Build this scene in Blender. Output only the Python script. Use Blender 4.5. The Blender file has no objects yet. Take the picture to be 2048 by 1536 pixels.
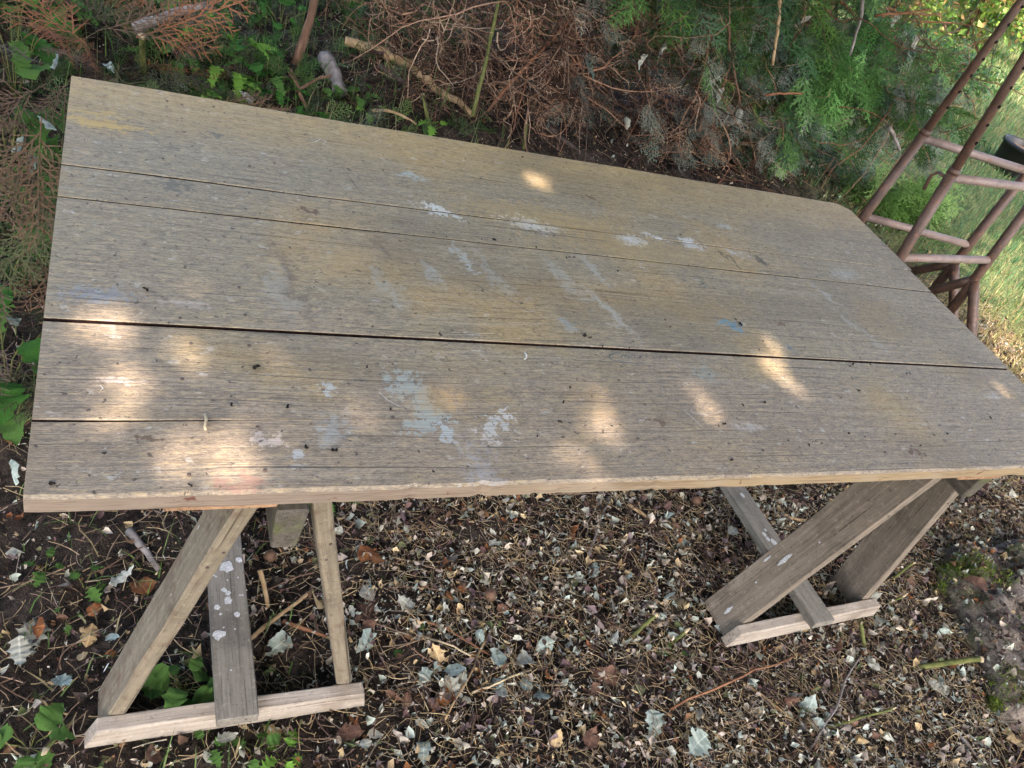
import bpy, math, random
import numpy as np
from mathutils import Matrix, Vector

rng = np.random.default_rng(11)
random.seed(11)
sc = bpy.context.scene
COL = sc.collection

# ------------------------------------------------------------------ camera
F = 1641.5
CAM = np.array([.0910, -.7055, 1.6153])
R = np.array([[0.8988, -0.0250, -0.4377], [-0.2985, 0.6962, -0.6528], [0.3211, 0.7174, 0.6183]])
_u, _s, _v = np.linalg.svd(R); R = _u @ _v
cd = bpy.data.cameras.new('camera'); cam = bpy.data.objects.new('camera', cd); COL.objects.link(cam)
cd.sensor_width = 36; cd.sensor_fit = 'HORIZONTAL'; cd.lens = 36 * F / 2048
cd.clip_start = .02; cd.clip_end = 400
cam.matrix_world = Matrix([[*R[0], CAM[0]], [*R[1], CAM[1]], [*R[2], CAM[2]], [0, 0, 0, 1]])
sc.camera = cam

# ------------------------------------------------------------------ world, sun, exposure
SUN_EL = math.radians(50)
SUN_AZ = math.radians(188)          # direction the light comes from, clockwise from +y
SUN = np.array([math.sin(SUN_AZ) * math.cos(SUN_EL), math.cos(SUN_AZ) * math.cos(SUN_EL), math.sin(SUN_EL)])
w = bpy.data.worlds.new('World'); sc.world = w; w.use_nodes = True
wn = w.node_tree.nodes; wl = w.node_tree.links
sky = wn.new('ShaderNodeTexSky'); sky.sky_type = 'NISHITA'; sky.sun_disc = False
sky.sun_elevation = SUN_EL; sky.sun_rotation = SUN_AZ
sky.air_density = .8; sky.dust_density = 5.; sky.ozone_density = 0.
wl.new(sky.outputs[0], wn['Background'].inputs[0]); wn['Background'].inputs[1].default_value = .15
sd = bpy.data.lights.new('sun', 'SUN'); so = bpy.data.objects.new('sun', sd); COL.objects.link(so)
sd.energy = 2.5; sd.angle = math.radians(.53); sd.color = (1, .82, .70)
so.rotation_euler = Vector(SUN).to_track_quat('Z', 'Y').to_euler(); so.location = (2, -6, 9)
sc.view_settings.view_transform = 'Standard'; sc.view_settings.look = 'None'
sc.view_settings.gamma = 1; sc.view_settings.use_curve_mapping = False
sc.view_settings.exposure = 2.4
sc.cycles.max_bounces = 5; sc.cycles.diffuse_bounces = 3; sc.cycles.glossy_bounces = 2; sc.cycles.transmission_bounces = 3
sc.cycles.use_adaptive_sampling = True; sc.cycles.adaptive_threshold = .025; sc.cycles.adaptive_min_samples = 16
sc.cycles.use_denoising = True

# ------------------------------------------------------------------ helpers
TZ = .74
def lin(r, g, b):
    f = lambda c: (c / 255 / 12.92) if c <= 10 else ((c / 255 + .055) / 1.055) ** 2.4
    return (f(r), f(g), f(b))
def ray(q): return R @ np.array([(q[0] - 1024) / F, (768 - q[1]) / F, -1])
def at(q, z=0.):
    d = ray(q); return CAM + d * ((z - CAM[2]) / d[2])
def on(q): return at(q, TZ)
def aty(q, y):
    d = ray(q); return CAM + d * ((y - CAM[1]) / d[1])
def dep(q, t): return CAM + ray(q) * t
def ss(a, b, x):
    t = np.clip((x - a) / (b - a), 0, 1); return t * t * (3 - 2 * t)
def ground_z(x, y):
    x = np.asarray(x, float); y = np.asarray(y, float)
    bank = .20 * ss(1.7, 2.7, y) * ss(2.6, .9, x) + .06 * ss(2.1, 2.9, y) * ss(6, 4, x)
    bank = bank * ss(9, 5, y)
    und = .012 * np.sin(x * 3.1 + 1.3 * np.sin(y * 1.7)) * np.cos(y * 2.7 + .6) + .007 * np.sin(x * 9.3 + y * 4.1) * np.cos(y * 8.1 - x * 2.2)
    return bank + und * ss(14, 6, np.hypot(x, y)) - .006
def atg(q, h=0.):
    d = ray(q); z = 0.
    for _ in range(12):
        p = CAM + d * ((z + h - CAM[2]) / d[2]); z = float(ground_z(p[0], p[1]))
    return CAM + d * ((z + h - CAM[2]) / d[2])

def mesh_np(name, V, Fc, col=None, mats=(), smooth=False, midx=None):
    V = np.asarray(V, np.float32); Fc = np.asarray(Fc, np.int32)
    me = bpy.data.meshes.new(name)
    k = Fc.shape[1]; n = len(Fc)
    me.vertices.add(len(V)); me.vertices.foreach_set('co', V.ravel())
    me.loops.add(n * k); me.loops.foreach_set('vertex_index', Fc.ravel())
    me.polygons.add(n); me.polygons.foreach_set('loop_start', np.arange(0, n * k, k, dtype=np.int32))
    if midx is not None: me.polygons.foreach_set('material_index', np.asarray(midx, np.int32))
    if smooth: me.polygons.foreach_set('use_smooth', np.ones(n, bool))
    if col is not None:
        a = me.color_attributes.new('Col', 'FLOAT_COLOR', 'POINT')
        c = np.ones((len(V), 4), np.float32); c[:, :3] = col; a.data.foreach_set('color', c.ravel())
    for m in mats: me.materials.append(m)
    me.update(calc_edges=True); me.validate()
    return me
def mesh_py(name, V, Fc, mats=(), smooth=False, midx=None):
    me = bpy.data.meshes.new(name); me.from_pydata([tuple(map(float, v)) for v in V], [], Fc)
    for m in mats: me.materials.append(m)
    if midx: 
        for p, i in zip(me.polygons, midx): p.material_index = i
    if smooth:
        for p in me.polygons: p.use_smooth = True
    me.update(); return me
def ob(name, me, parent=None, loc=None, rot=None, scale=None):
    o = bpy.data.objects.new(name, me); COL.objects.link(o)
    if parent: o.parent = parent
    if loc is not None: o.location = [float(v) for v in loc]
    if rot is not None: o.rotation_euler = rot
    if scale is not None: o.scale = (scale,) * 3 if np.isscalar(scale) else scale
    return o
def tag(o, label=None, cat=None, group=None, kind=None):
    if label: o['label'] = label
    if cat: o['category'] = cat
    if group: o['group'] = group
    if kind: o['kind'] = kind
    return o
def thing(name, loc, label, cat, group=None, rot=None):
    o = ob(name, None, None, loc, rot); o.empty_display_size = .05
    return tag(o, label, cat, group)

def rotm(n):                       # n random rotation about z with tilt: arrays of 3x3
    raise NotImplementedError
def basis(zdir, spin):
    """matrices whose columns are x,y,z with z along zdir (N,3) and spin about it"""
    z = zdir / np.linalg.norm(zdir, axis=1, keepdims=True)
    h = np.where(np.abs(z[:, 2:3]) > .95, np.array([[1., 0, 0]]), np.array([[0, 0, 1.]]))
    x = np.cross(h, z); x /= np.linalg.norm(x, axis=1, keepdims=True)
    y = np.cross(z, x)
    c, s = np.cos(spin)[:, None], np.sin(spin)[:, None]
    X = x * c + y * s; Y = -x * s + y * c
    return np.stack([X, Y, z], 2)
def frame_from_axis(ax, roll):
    """matrices with y column along ax (N,3); roll turns the z column"""
    B = basis(ax, roll)             # z along ax
    return np.stack([B[:, :, 0], B[:, :, 2], -B[:, :, 1]], 2)
def scatter(tv, tf, M, loc, scale, col, cj=None):
    """template copies -> V, F, colours. tv (n,3) tf (m,k) M (N,3,3) loc (N,3) scale (N,) or (N,3)"""
    N = len(loc); n = len(tv)
    s = np.asarray(scale, float); s = s[:, None, None] if s.ndim == 1 else s[:, None, :]
    V = np.einsum('nij,nkj->nki', M, tv[None] * s) + loc[:, None, :]
    Fo = (np.arange(N) * n)[:, None, None] + tf[None]
    C = np.repeat(col[:, None, :], n, 1)
    if cj is not None: C = C * cj[None, :, None]
    return V.reshape(-1, 3), Fo.reshape(-1, tf.shape[1]), C.reshape(-1, 3)
class Soup:
    def __init__(s): s.V = []; s.F = []; s.C = []; s.n = 0
    def add(s, V, Fc, C):
        s.V.append(V); s.F.append(Fc + s.n); s.C.append(C); s.n += len(V)
    def mesh(s, name, mats, smooth=False):
        return mesh_np(name, np.concatenate(s.V), np.concatenate(s.F), np.concatenate(s.C), mats, smooth)
def tubes(paths, radii, sides=4, taper=.5, cols=None):
    """paths (N,K,3) -> V, F(quads), C"""
    N, K, _ = paths.shape
    t = np.gradient(paths, axis=1); t /= np.linalg.norm(t, axis=2, keepdims=True) + 1e-9
    h = np.where(np.abs(t[..., 2:3]) > .9, np.array([1., 0, 0]), np.array([0, 0, 1.]))
    u = np.cross(h, t); u /= np.linalg.norm(u, axis=2, keepdims=True) + 1e-9
    v = np.cross(t, u)
    a = np.arange(sides) * 2 * np.pi / sides
    rr = radii[:, None] * np.linspace(1, taper, K)[None]
    V = paths[:, :, None] + rr[:, :, None, None] * (np.cos(a)[:, None] * u[:, :, None] + np.sin(a)[:, None] * v[:, :, None])
    i = np.arange(N)[:, None, None] * K * sides; k = np.arange(K - 1)[None, :, None] * sides; j = np.arange(sides)[None, None]
    jn = (j + 1) % sides
    Fc = np.stack([i + k + j, i + k + jn, i + k + sides + jn, i + k + sides + j], -1).reshape(-1, 4)
    C = np.repeat(cols, K * sides, 0) if cols is not None else None
    return V.reshape(-1, 3), Fc, C
def tube_mesh(name, pts, rad, mat, sides=8, taper=1., caps=True, wob=0., knots=0):
    pts = np.asarray(pts, float); K = len(pts)
    V, Fc, _ = tubes(pts[None], np.array([1.]), sides, 1.)
    r = np.broadcast_to(np.asarray(rad, float), (K,)) * np.linspace(1, taper, K)
    if wob: r = r * (1 + wob * rng.normal(size=K))
    V = pts.repeat(sides, 0) + (V - pts.repeat(sides, 0)) * r.repeat(sides)[:, None]
    if wob: V = V + (V - pts.repeat(sides, 0)) * (wob * rng.normal(size=(len(V), 1)))
    Fl = [tuple(int(i) for i in f) for f in Fc]
    if caps: Fl += [tuple(range(sides))[::-1], tuple(range((K - 1) * sides, K * sides))]
    return mesh_py(name, V, Fl, [mat], True)
def curve_pts(a, b, n, sag=0., wig=0.):
    a = np.asarray(a, float); b = np.asarray(b, float)
    t = np.linspace(0, 1, n)[:, None]; p = a + (b - a) * t
    L = np.linalg.norm(b - a)
    p[:, 2] += sag * L * 4 * (t * (1 - t))[:, 0]
    w_ = rng.normal(size=(n, 3)).cumsum(0); w_ -= w_[0] + (w_[-1] - w_[0]) * t
    return p + w_ * wig * L
def box_vf(x0, x1, y0, y1, z0, z1, c=.002):
    """chamfered box"""
    V = []; 
    for (x, sx) in ((x0, 1), (x1, -1)):
        for (y, sy) in ((y0, 1), (y1, -1)):
            for (z, sz) in ((z0, 1), (z1, -1)):
                V += [(x, y + c * sy, z + c * sz), (x + c * sx, y, z + c * sz), (x + c * sx, y + c * sy, z)]
    import itertools
    Fc = []
    idx = lambda a, b, d: (a * 4 + b * 2 + d) * 3
    for a in (0, 1): Fc.append([idx(a, 0, 0), idx(a, 1, 0), idx(a, 1, 1), idx(a, 0, 1)])
    for b in (0, 1): Fc.append([idx(0, b, 0) + 1, idx(1, b, 0) + 1, idx(1, b, 1) + 1, idx(0, b, 1) + 1])
    for d in (0, 1): Fc.append([idx(0, 0, d) + 2, idx(1, 0, d) + 2, idx(1, 1, d) + 2, idx(0, 1, d) + 2])
    for b in (0, 1):
        for d in (0, 1): Fc.append([idx(0, b, d) + 1, idx(1, b, d) + 1, idx(1, b, d) + 2, idx(0, b, d) + 2])
    for a in (0, 1):
        for d in (0, 1): Fc.append([idx(a, 0, d), idx(a, 1, d), idx(a, 1, d) + 2, idx(a, 0, d) + 2])
    for a in (0, 1):
        for b in (0, 1): Fc.append([idx(a, b, 0), idx(a, b, 1), idx(a, b, 1) + 1, idx(a, b, 0) + 1])
    for a in (0, 1):
        for b in (0, 1):
            for d in (0, 1): Fc.append([idx(a, b, d), idx(a, b, d) + 1, idx(a, b, d) + 2])
    return np.array(V, float), Fc
def fix_normals(me):
    import bmesh
    bm = bmesh.new(); bm.from_mesh(me); bmesh.ops.recalc_face_normals(bm, faces=bm.faces); bm.to_mesh(me); bm.free()
    return me

# ------------------------------------------------------------------ materials
class NT:
    flat = False
    def __init__(s, name):
        s.m = bpy.data.materials.new(name); s.m.use_nodes = True
        s.t = s.m.node_tree; s.n = s.t.nodes; s.b = s.n['Principled BSDF']; s.b.inputs['Roughness'].default_value = .85
        s.b.inputs['Specular IOR Level'].default_value = .25
    def new(s, typ, **kw):
        n = s.n.new(typ)
        for k, v in kw.items(): setattr(n, k, v)
        return n
    def put(s, sock, v):
        if v is None: return
        if hasattr(v, 'links') or hasattr(v, 'is_output'): s.t.links.new(v, sock)
        else:
            if sock.type == 'RGBA' and len(v) == 3: v = (*v, 1)
            sock.default_value = v
    def coord(s, which='Object'): return s.new('ShaderNodeTexCoord').outputs[which]
    def mapping(s, vec, loc=(0, 0, 0), rot=(0, 0, 0), scale=(1, 1, 1), typ='POINT'):
        n = s.new('ShaderNodeMapping', vector_type=typ); s.put(n.inputs[0], vec)
        n.inputs[1].default_value = loc; n.inputs[2].default_value = rot; n.inputs[3].default_value = scale
        return n.outputs[0]
    def noise(s, vec, scale, detail=4, rough=.55, dist=0., out=0):
        n = s.new('ShaderNodeTexNoise', noise_dimensions='2D' if s.flat else '3D'); s.put(n.inputs['Vector'], vec); n.inputs['Scale'].default_value = scale
        n.inputs['Detail'].default_value = detail; n.inputs['Roughness'].default_value = rough; n.inputs['Distortion'].default_value = dist
        return n.outputs[out]
    def rng(s, v, a, b, c=0., d=1., smooth=True):
        n = s.new('ShaderNodeMapRange', interpolation_type='SMOOTHSTEP' if smooth else 'LINEAR'); s.put(n.inputs[0], v)
        for i, x in enumerate((a, b, c, d)): s.put(n.inputs[i + 1], x)
        return n.outputs[0]
    def math(s, op, a, b=None):
        n = s.new('ShaderNodeMath', operation=op); s.put(n.inputs[0], a); s.put(n.inputs[1], b); return n.outputs[0]
    def mix(s, f, a, b, mode='MIX'):
        n = s.new('ShaderNodeMix', data_type='RGBA', blend_type=mode); s.put(n.inputs[0], f)
        s.put(n.inputs[6], a); s.put(n.inputs[7], b); return n.outputs[2]
    def bump(s, h, strength=.5, dist=.002):
        n = s.new('ShaderNodeBump'); n.inputs['Strength'].default_value = strength; n.inputs['Distance'].default_value = dist
        s.put(n.inputs['Height'], h); s.t.links.new(n.outputs[0], s.b.inputs['Normal'])
    def color(s, c): s.put(s.b.inputs['Base Color'], c)
    def attr(s):
        n = s.new('ShaderNodeVertexColor', layer_name='Col'); return n.outputs[0]

def mat_leafy(name, transl=.35, rough=.6, spec=.3, var=.35, attr=True, base=(.1, .2, .03)):
    t = NT(name); c = t.attr() if attr else base
    nz = t.noise(t.coord('Object'), 60, 2)
    f = t.rng(nz, .3, .7, 1 - var, 1 + var, False)
    c2 = t.mix(1., c, f, 'MULTIPLY') if attr else t.mix(1., (*base, 1), f, 'MULTIPLY')
    t.color(c2); t.b.inputs['Roughness'].default_value = rough; t.b.inputs['Specular IOR Level'].default_value = spec
    if transl:
        tr = t.new('ShaderNodeBsdfTranslucent'); t.put(tr.inputs[0], c2)
        mx = t.new('ShaderNodeMixShader'); mx.inputs[0].default_value = transl
        t.t.links.new(t.b.outputs[0], mx.inputs[1]); t.t.links.new(tr.outputs[0], mx.inputs[2])
        t.t.links.new(mx.outputs[0], t.n['Material Output'].inputs[0])
    return t.m
def mat_bark(name, a, b, scale=40, stretch=(1, 1, .15), bump=.5):
    t = NT(name); v = t.mapping(t.coord('Object'), scale=stretch)
    n1 = t.noise(v, scale, 5, .6); n2 = t.noise(t.coord('Object'), scale * .25, 3)
    c = t.mix(t.rng(n1, .3, .7), a, b); c = t.mix(t.rng(n2, .4, .75, 0, .5), c, tuple(x * .5 for x in a))
    t.color(c); t.bump(n1, bump, .004); return t.m
def mat_timber(name, a, b, dark, scale=1., moss=None, along=2):
    """weathered sawn timber, grain along an axis of the part's own coordinates"""
    t = NT(name); co = t.coord('Object')
    st = [70, 70, 70]; st[along] = 3
    v = t.mapping(co, scale=st)
    n1 = t.noise(v, 1 * scale, 6, .65, .4); st2 = [260, 260, 260]; st2[along] = 9
    n2 = t.noise(t.mapping(co, scale=st2), 1, 3, .6)
    st3 = [150, 150, 150]; st3[along] = 2.2; n5 = t.noise(t.mapping(co, scale=st3), 1, 2, .5, .3); n6 = t.noise(co, 95, 4, .7)
    n3 = t.noise(co, 9, 3)
    c = t.mix(t.rng(n1, .3, .7), a, b)
    c = t.mix(t.rng(n2, .55, .72, 0, .75), c, dark)
    c = t.mix(t.rng(n3, .45, .75, 0, .6), c, dark)
    c = t.mix(t.rng(n5, .62, .68, 0, .8), c, tuple(x * .5 for x in dark)); c = t.mix(t.rng(n6, .56, .68, 0, .5), c, tuple(min(1, x * 1.35) for x in b)); c = t.mix(t.rng(n6, .42, .33, 0, .55), c, dark)
    if moss:
        n4 = t.noise(co, 28, 4)
        c = t.mix(t.rng(n4, .5, .68, 0, .55), c, moss)
    t.color(c); t.bump(t.math('ADD', n1, n2), .6, .0025); t.b.inputs['Roughness'].default_value = .8
    return t.m
def mat_plain(name, c, rough=.7, spec=.3, var=.25, scale=120, bump=0.):
    t = NT(name); n = t.noise(t.coord('Object'), scale, 3)
    t.color(t.mix(t.rng(n, .3, .7), tuple(x * (1 - var) for x in c), tuple(min(1, x * (1 + var)) for x in c)))
    t.b.inputs['Roughness'].default_value = rough; t.b.inputs['Specular IOR Level'].default_value = spec
    if bump: t.bump(n, bump, .003)
    return t.m

# ---- tabletop board material, in the tabletop's own metres
def T(q):
    p = on(q); return float(p[0]), float(p[1])
STAINS = [  # pixel, half length, half width, angle(deg, from +x), colour, strength
    ((890, 424), .045, .014, -25, (.58, .63, .62), 1.), ((1065, 450), .06, .026, -8, (.60, .66, .66), 1.),
    ((1262, 480), .035, .022, -5, (.60, .66, .68), 1.), ((1312, 474), .022, .012, 0, (.6, .66, .70), .8),
    ((1383, 488), .03, .022, -10, (.58, .62, .64), .85), ((1470, 505), .03, .014, -20, (.55, .58, .60), .6),
    ((820, 352), .03, .012, 0, (.42, .50, .50), .7), ((1452, 452), .03, .012, -10, (.45, .49, .47), .7),
    ((826, 782), .026, .046, 28, (.36, .40, .375), .9), ((858, 822), .022, .036, 30, (.36, .40, .375), .9),
    ((852, 850), .04, .009, 20, (.36, .40, .38), .85), ((893, 868), .012, .018, 30, (.43, .48, .49), .9),
    ((985, 850), .018, .014, 35, (.50, .52, .50), .85), ((1008, 829), .018, .012, 35, (.58, .58, .56), .9),
    ((968, 872), .02, .01, -40, (.55, .52, .48), .8), ((652, 776), .016, .012, 30, (.50, .55, .55), .75),
    ((665, 862), .025, .022, 20, (.38, .42, .42), .55), ((600, 905), .016, .010, 50, (.50, .53, .54), .75),
    ((535, 880), .022, .008, -30, (.56, .50, .46), .72), ((245, 762), .022, .006, 0, (.56, .50, .46), .72),
    ((375, 612), .025, .012, 0, (.5, .45, .40), .6), ((215, 655), .012, .007, 0, (.5, .46, .40), .5),
    ((1460, 650), .02, .012, -5, (.14, .28, .36), .85), ((1578, 700), .004, .014, 0, (.1, .2, .28), .8),
    ((1410, 745), .02, .02, 0, (.30, .38, .36), .5), ((1140, 650), .018, .014, 0, (.32, .40, .42), .5), ((930, 520), .008, .04, 12, (.42, .45, .43), .75), ((860, 545), .008, .04, 10, (.38, .40, .38), .6), ((1190, 545), .01, .05, 14, (.42, .44, .42), .6),
    ((475, 966), .03, .012, 0, (.40, .20, .16), .45), ((195, 590), .05, .018, 5, (.27, .33, .40), .5),
    ((205, 248), .07, .014, -5, (.52, .38, .14), .9), ((185, 225), .05, .01, 0, (.50, .37, .15), .8),
    ((345, 370), .03, .016, 0, (.10, .11, .10), .7), ((430, 268), .025, .012, 0, (.10, .11, .11), .7),
    ((335, 295), .02, .012, 0, (.12, .13, .11), .55), ((1100, 440), .22, .05, -3, (.45, .33, .14), .55),
    ((1280, 500), .25, .05, -2, (.42, .31, .14), .45), ((690, 520), .06, .03, 40, (.44, .34, .18), .5),
    ((580, 560), .012, .10, 10, (.13, .10, .08), .55), ((770, 500), .01, .05, 10, (.14, .11, .08), .5),
    ((560, 580), .02, .07, 5, (.38, .38, .34), .45), ((770, 570), .012, .06, 12, (.38, .39, .34), .55),
    ((980, 545), .014, .07, 14, (.38, .39, .35), .5), ((1130, 560), .016, .07, 16, (.40, .41, .37), .55),
    ((1215, 620), .012, .08, 20, (.44, .46, .43), .6), ((1520, 520), .012, .03, 20, (.06, .06, .06), .8),
    ((1460, 520), .006, .035, 25, (.06, .06, .06), .75), ((965, 940), .02, .05, 10, (.42, .44, .48), .4),
    ((1500, 855), .03, .01, 0, (.52, .50, .48), .6), ((1985, 790), .03, .012, 0, (.52, .50, .48), .5),
    ((1730, 670), .008, .09, 20, (.40, .41, .40), .5), ((1640, 580), .007, .06, 20, (.42, .44, .44), .5),
    ((1690, 548), .05, .02, 10, (.40, .42, .42), .5), ((1075, 365), .03, .04, 0, (.5, .38, .2), .4),
    ((1832, 905), .022, .007, 4, (.13, .075, .045), .85), ((1560, 645), .02, .009, 0, (.15, .09, .055), .8), ((1320, 845), .018, .006, 0, (.14, .085, .05), .8), ((620, 420), .016, .006, 0, (.13, .08, .05), .8), ((1180, 395), .014, .006, 0, (.14, .09, .055), .75), ((300, 870), .014, .005, 0, (.13, .08, .05), .8),
    ((880, 800), .05, .03, 0, (.46, .33, .16), .5), ((1180, 800), .05, .05, 20, (.46, .34, .18), .35),
]
def board_material(ya, yb):
    t = NT('weathered_board'); t.flat = True; co = t.coord('Object')
    wob = t.noise(t.mapping(co, scale=(1.3, 3, 1)), 1, 2, .5, 0, 1)
    def offs(amp, vec=co):
        n = t.new('ShaderNodeVectorMath', operation='SUBTRACT'); t.put(n.inputs[0], wob); n.inputs[1].default_value = (.5, .5, .5)
        k = t.new('ShaderNodeVectorMath', operation='MULTIPLY'); t.put(k.inputs[0], n.outputs[0]); k.inputs[1].default_value = (0, amp, 0)
        a = t.new('ShaderNodeVectorMath', operation='ADD'); t.put(a.inputs[0], vec); t.put(a.inputs[1], k.outputs[0]); return a.outputs[0]
    gco = offs(.035)
    g1 = t.noise(t.mapping(gco, scale=(2.2, 85, 30)), 1, 4, .62, .2)       # broad grain
    g2 = t.noise(t.mapping(gco, scale=(7, 330, 60)), 1, 2, .6)             # fine grain
    g3 = t.noise(t.mapping(gco, scale=(1.6, 150, 40)), 1, 2, .5, .3)       # checks
    ring = t.new('ShaderNodeTexWave', wave_type='BANDS', bands_direction='Y'); t.put(ring.inputs['Vector'], t.mapping(offs(.12), scale=(.22, 1, .2)))
    ring.inputs['Scale'].default_value = 34; ring.inputs['Distortion'].default_value = 3.0; ring.inputs['Detail'].default_value = 3; ring.inputs['Detail Scale'].default_value = .8
    m1 = t.noise(co, 3.2, 4, .6); m2 = t.noise(t.mapping(co, scale=(1, 2.2, 1)), 11, 5, .65); m3 = t.noise(co, 45, 4, .6)
    sep = t.new('ShaderNodeSeparateXYZ'); t.put(sep.inputs[0], co); X, Y = sep.outputs[0], sep.outputs[1]
    grey = (.29, .265, .19, 1); tan = (.40, .30, .145, 1); mauve = (.30, .25, .20, 1); dark = (.085, .068, .052, 1)
    c = t.mix(t.rng(m1, .46, .74), grey, tan)
    my = t.math('ADD', Y, t.rng(m1, .2, .8, -.25, .25, False))
    c = t.mix(t.rng(my, .42, .10, 0, .8), c, mauve)
    c = t.mix(t.rng(t.math('ADD', Y, t.rng(m2, .2, .8, -.06, .06, False)), .84, 1.07, 0, .85), c, (.50, .37, .15, 1))
    c = t.mix(t.rng(X, 1.2, 2.2, 0, .35), c, (.30, .258, .208, 1))
    c = t.mix(t.rng(m2, .5, .72, 0, .4), c, (.17, .15, .12, 1))            # grime mottle
    c = t.mix(t.rng(ring.outputs[0], .55, .95, 0, .13), c, (.15, .115, .085, 1))
    c = t.mix(t.rng(g1, .5, .75, 0, .25), c, (.17, .14, .105, 1))
    c = t.mix(t.rng(g1, .5, .3, 0, .3), c, (.46, .42, .34, 1))
    fl = t.math('MULTIPLY', t.rng(m2, .52, .6), t.rng(g2, .48, .6))
    c = t.mix(t.math('MULTIPLY', fl, t.rng(m1, .45, .6, .1, .7)), c, (.54, .42, .22, 1))   # cream flakes in the grain
    wf = t.math('MULTIPLY', t.rng(t.noise(t.mapping(co, scale=(1, 1.6, 1)), 26, 4, .7), .64, .69), t.rng(g2, .42, .55))
    c = t.mix(t.math('MULTIPLY', wf, .75), c, (.60, .60, .56, 1))
    fk = t.noise(t.mapping(co, scale=(1, 3.2, 1)), 42, 5, .78, .3)
    c = t.mix(t.rng(fk, .52, .64, 0, .6), c, (.50, .40, .24, 1)); c = t.mix(t.rng(fk, .47, .36, 0, .55), c, (.125, .11, .085, 1))
    fk2 = t.noise(t.mapping(co, scale=(1, 5, 1)), 120, 3, .75)
    c = t.mix(t.rng(fk2, .56, .66, 0, .55), c, (.52, .44, .31, 1)); c = t.mix(t.rng(fk2, .44, .34, 0, .55), c, (.09, .075, .06, 1))
    big = t.noise(t.mapping(co, scale=(1, 1.5, 1)), 2.1, 3, .6)
    c = t.mix(t.rng(big, .5, .68, 0, .32), c, (.16, .135, .095, 1))
    # paint and spills
    wn_ = t.noise(co, 22, 4, .65, 0, 1); wv = t.new('ShaderNodeVectorMath', operation='MULTIPLY_ADD')
    t.put(wv.inputs[0], wn_); wv.inputs[1].default_value = (.085, .065, 0); t.put(wv.inputs[2], co)
    wco = t.mapping(wv.outputs[0], loc=(-.0425, -.0325, 0))
    worn = t.rng(t.math('ADD', t.math('MULTIPLY', g2, .12), t.noise(co, 85, 4, .72)), .40, .72, .7, -.7, False)
    for (q, a, b, ang, colr, st) in STAINS:
        x, y = T(q); ext = max(a, b) * 1.6 + .01
        if y + ext < ya or y - ext > yb: continue
        v = t.mapping(wco, loc=(x, y, 0), rot=(0, 0, math.radians(ang)), scale=(a, b, .2), typ='TEXTURE')
        L = t.new('ShaderNodeVectorMath', operation='LENGTH'); t.put(L.inputs[0], v)
        d = t.math('SUBTRACT', L.outputs['Value'], worn)
        hard = st > .7
        c = t.mix(t.rng(d, 1.08 if hard else 1.5, .9 if hard else .3, 0, st), c, colr)
    c = t.mix(t.rng(g3, .69, .74, 0, .5), c, dark)                          # open checks stay dark
    c = t.mix(t.rng(t.noise(co, 70, 3, .6), .68, .74, 0, .8), c, (.05, .045, .04, 1))   # mildew specks
    c = t.mix(t.rng(g2, .52, .7, 0, .36), c, (.13, .105, .08, 1))
    c = t.mix(1., c, (.95, .925, .875, 1), 'MULTIPLY')
    t.color(c)
    h = t.math('ADD', t.math('MULTIPLY', g1, .6), t.math('ADD', g2, t.rng(g3, .66, .73, 0, -1.5)))
    t.bump(h, .55, .0016); t.b.inputs['Roughness'].default_value = .62; t.b.inputs['Specular IOR Level'].default_value = .4
    return t.m
M_BOARDS = [board_material(*r_) for r_ in ((.752, 1.1), (.648, .752), (.327, .648), (0, .327))]
def edge_material():
    t = NT('board_edge'); co = t.coord('Object')
    g1 = t.noise(t.mapping(co, scale=(4, 60, 170)), 1, 5, .65); g2 = t.noise(t.mapping(co, scale=(14, 200, 500)), 1, 3)
    m = t.noise(t.mapping(co, scale=(1, .5, 3)), 7, 4, .6)
    sep = t.new('ShaderNodeSeparateXYZ'); t.put(sep.inputs[0], co)
    c = t.mix(t.rng(sep.outputs[0], .3, 1.2), (.265, .21, .16, 1), (.36, .27, .155, 1))
    c = t.mix(t.rng(g1, .45, .7, 0, .7), c, (.13, .09, .06, 1)); c = t.mix(t.rng(m, .5, .7, 0, .5), c, (.36, .30, .22, 1))
    c = t.mix(t.rng(g2, .6, .7, 0, .7), c, (.10, .06, .04, 1))
    c = t.mix(t.rng(t.noise(co, 30, 3), .66, .72, 0, .8), c, (.12, .03, .02, 1))
    t.color(c); t.bump(t.math('ADD', g1, g2), .8, .003); return t.m
M_EDGE = edge_material()
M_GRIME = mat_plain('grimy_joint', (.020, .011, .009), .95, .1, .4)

M_TIMB_GREY = mat_timber('grey_timber', (.17, .14, .105), (.27, .225, .17), (.085, .07, .052))
M_TIMB_OLIVE = mat_timber('olive_timber', (.165, .14, .10), (.27, .23, .16), (.075, .06, .042), moss=(.12, .075, .05))
M_TIMB_RAIL = mat_timber('rail_timber', (.17, .155, .125), (.26, .24, .20), (.08, .07, .06), along=1)
M_TIMB_PALE = mat_timber('pale_timber', (.33, .285, .23), (.45, .395, .325), (.19, .15, .11), along=0)
M_TIMB_BEAM = mat_timber('beam_timber', (.075, .066, .052), (.14, .122, .097), (.04, .036, .026), along=1, moss=(.11, .13, .04))
M_PAINT = mat_plain('white_paint', (.50, .51, .50), .7, .2, .3, 260, .4)
M_NAIL = mat_plain('rusty_nail', (.10, .075, .06), .6, .5, .4)
M_INK = mat_plain('ink', (.07, .11, .13), .6, .2, .3)
M_SCRATCH = mat_plain('scratch', (.06, .05, .045), .8, .2, .2)
M_CHALK = mat_plain('pale_scratch', (.62, .62, .58), .8, .2, .15)
M_DEBRIS = mat_plain('dark_debris', (.022, .018, .014), .9, .15, .5, 300, .5)
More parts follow.
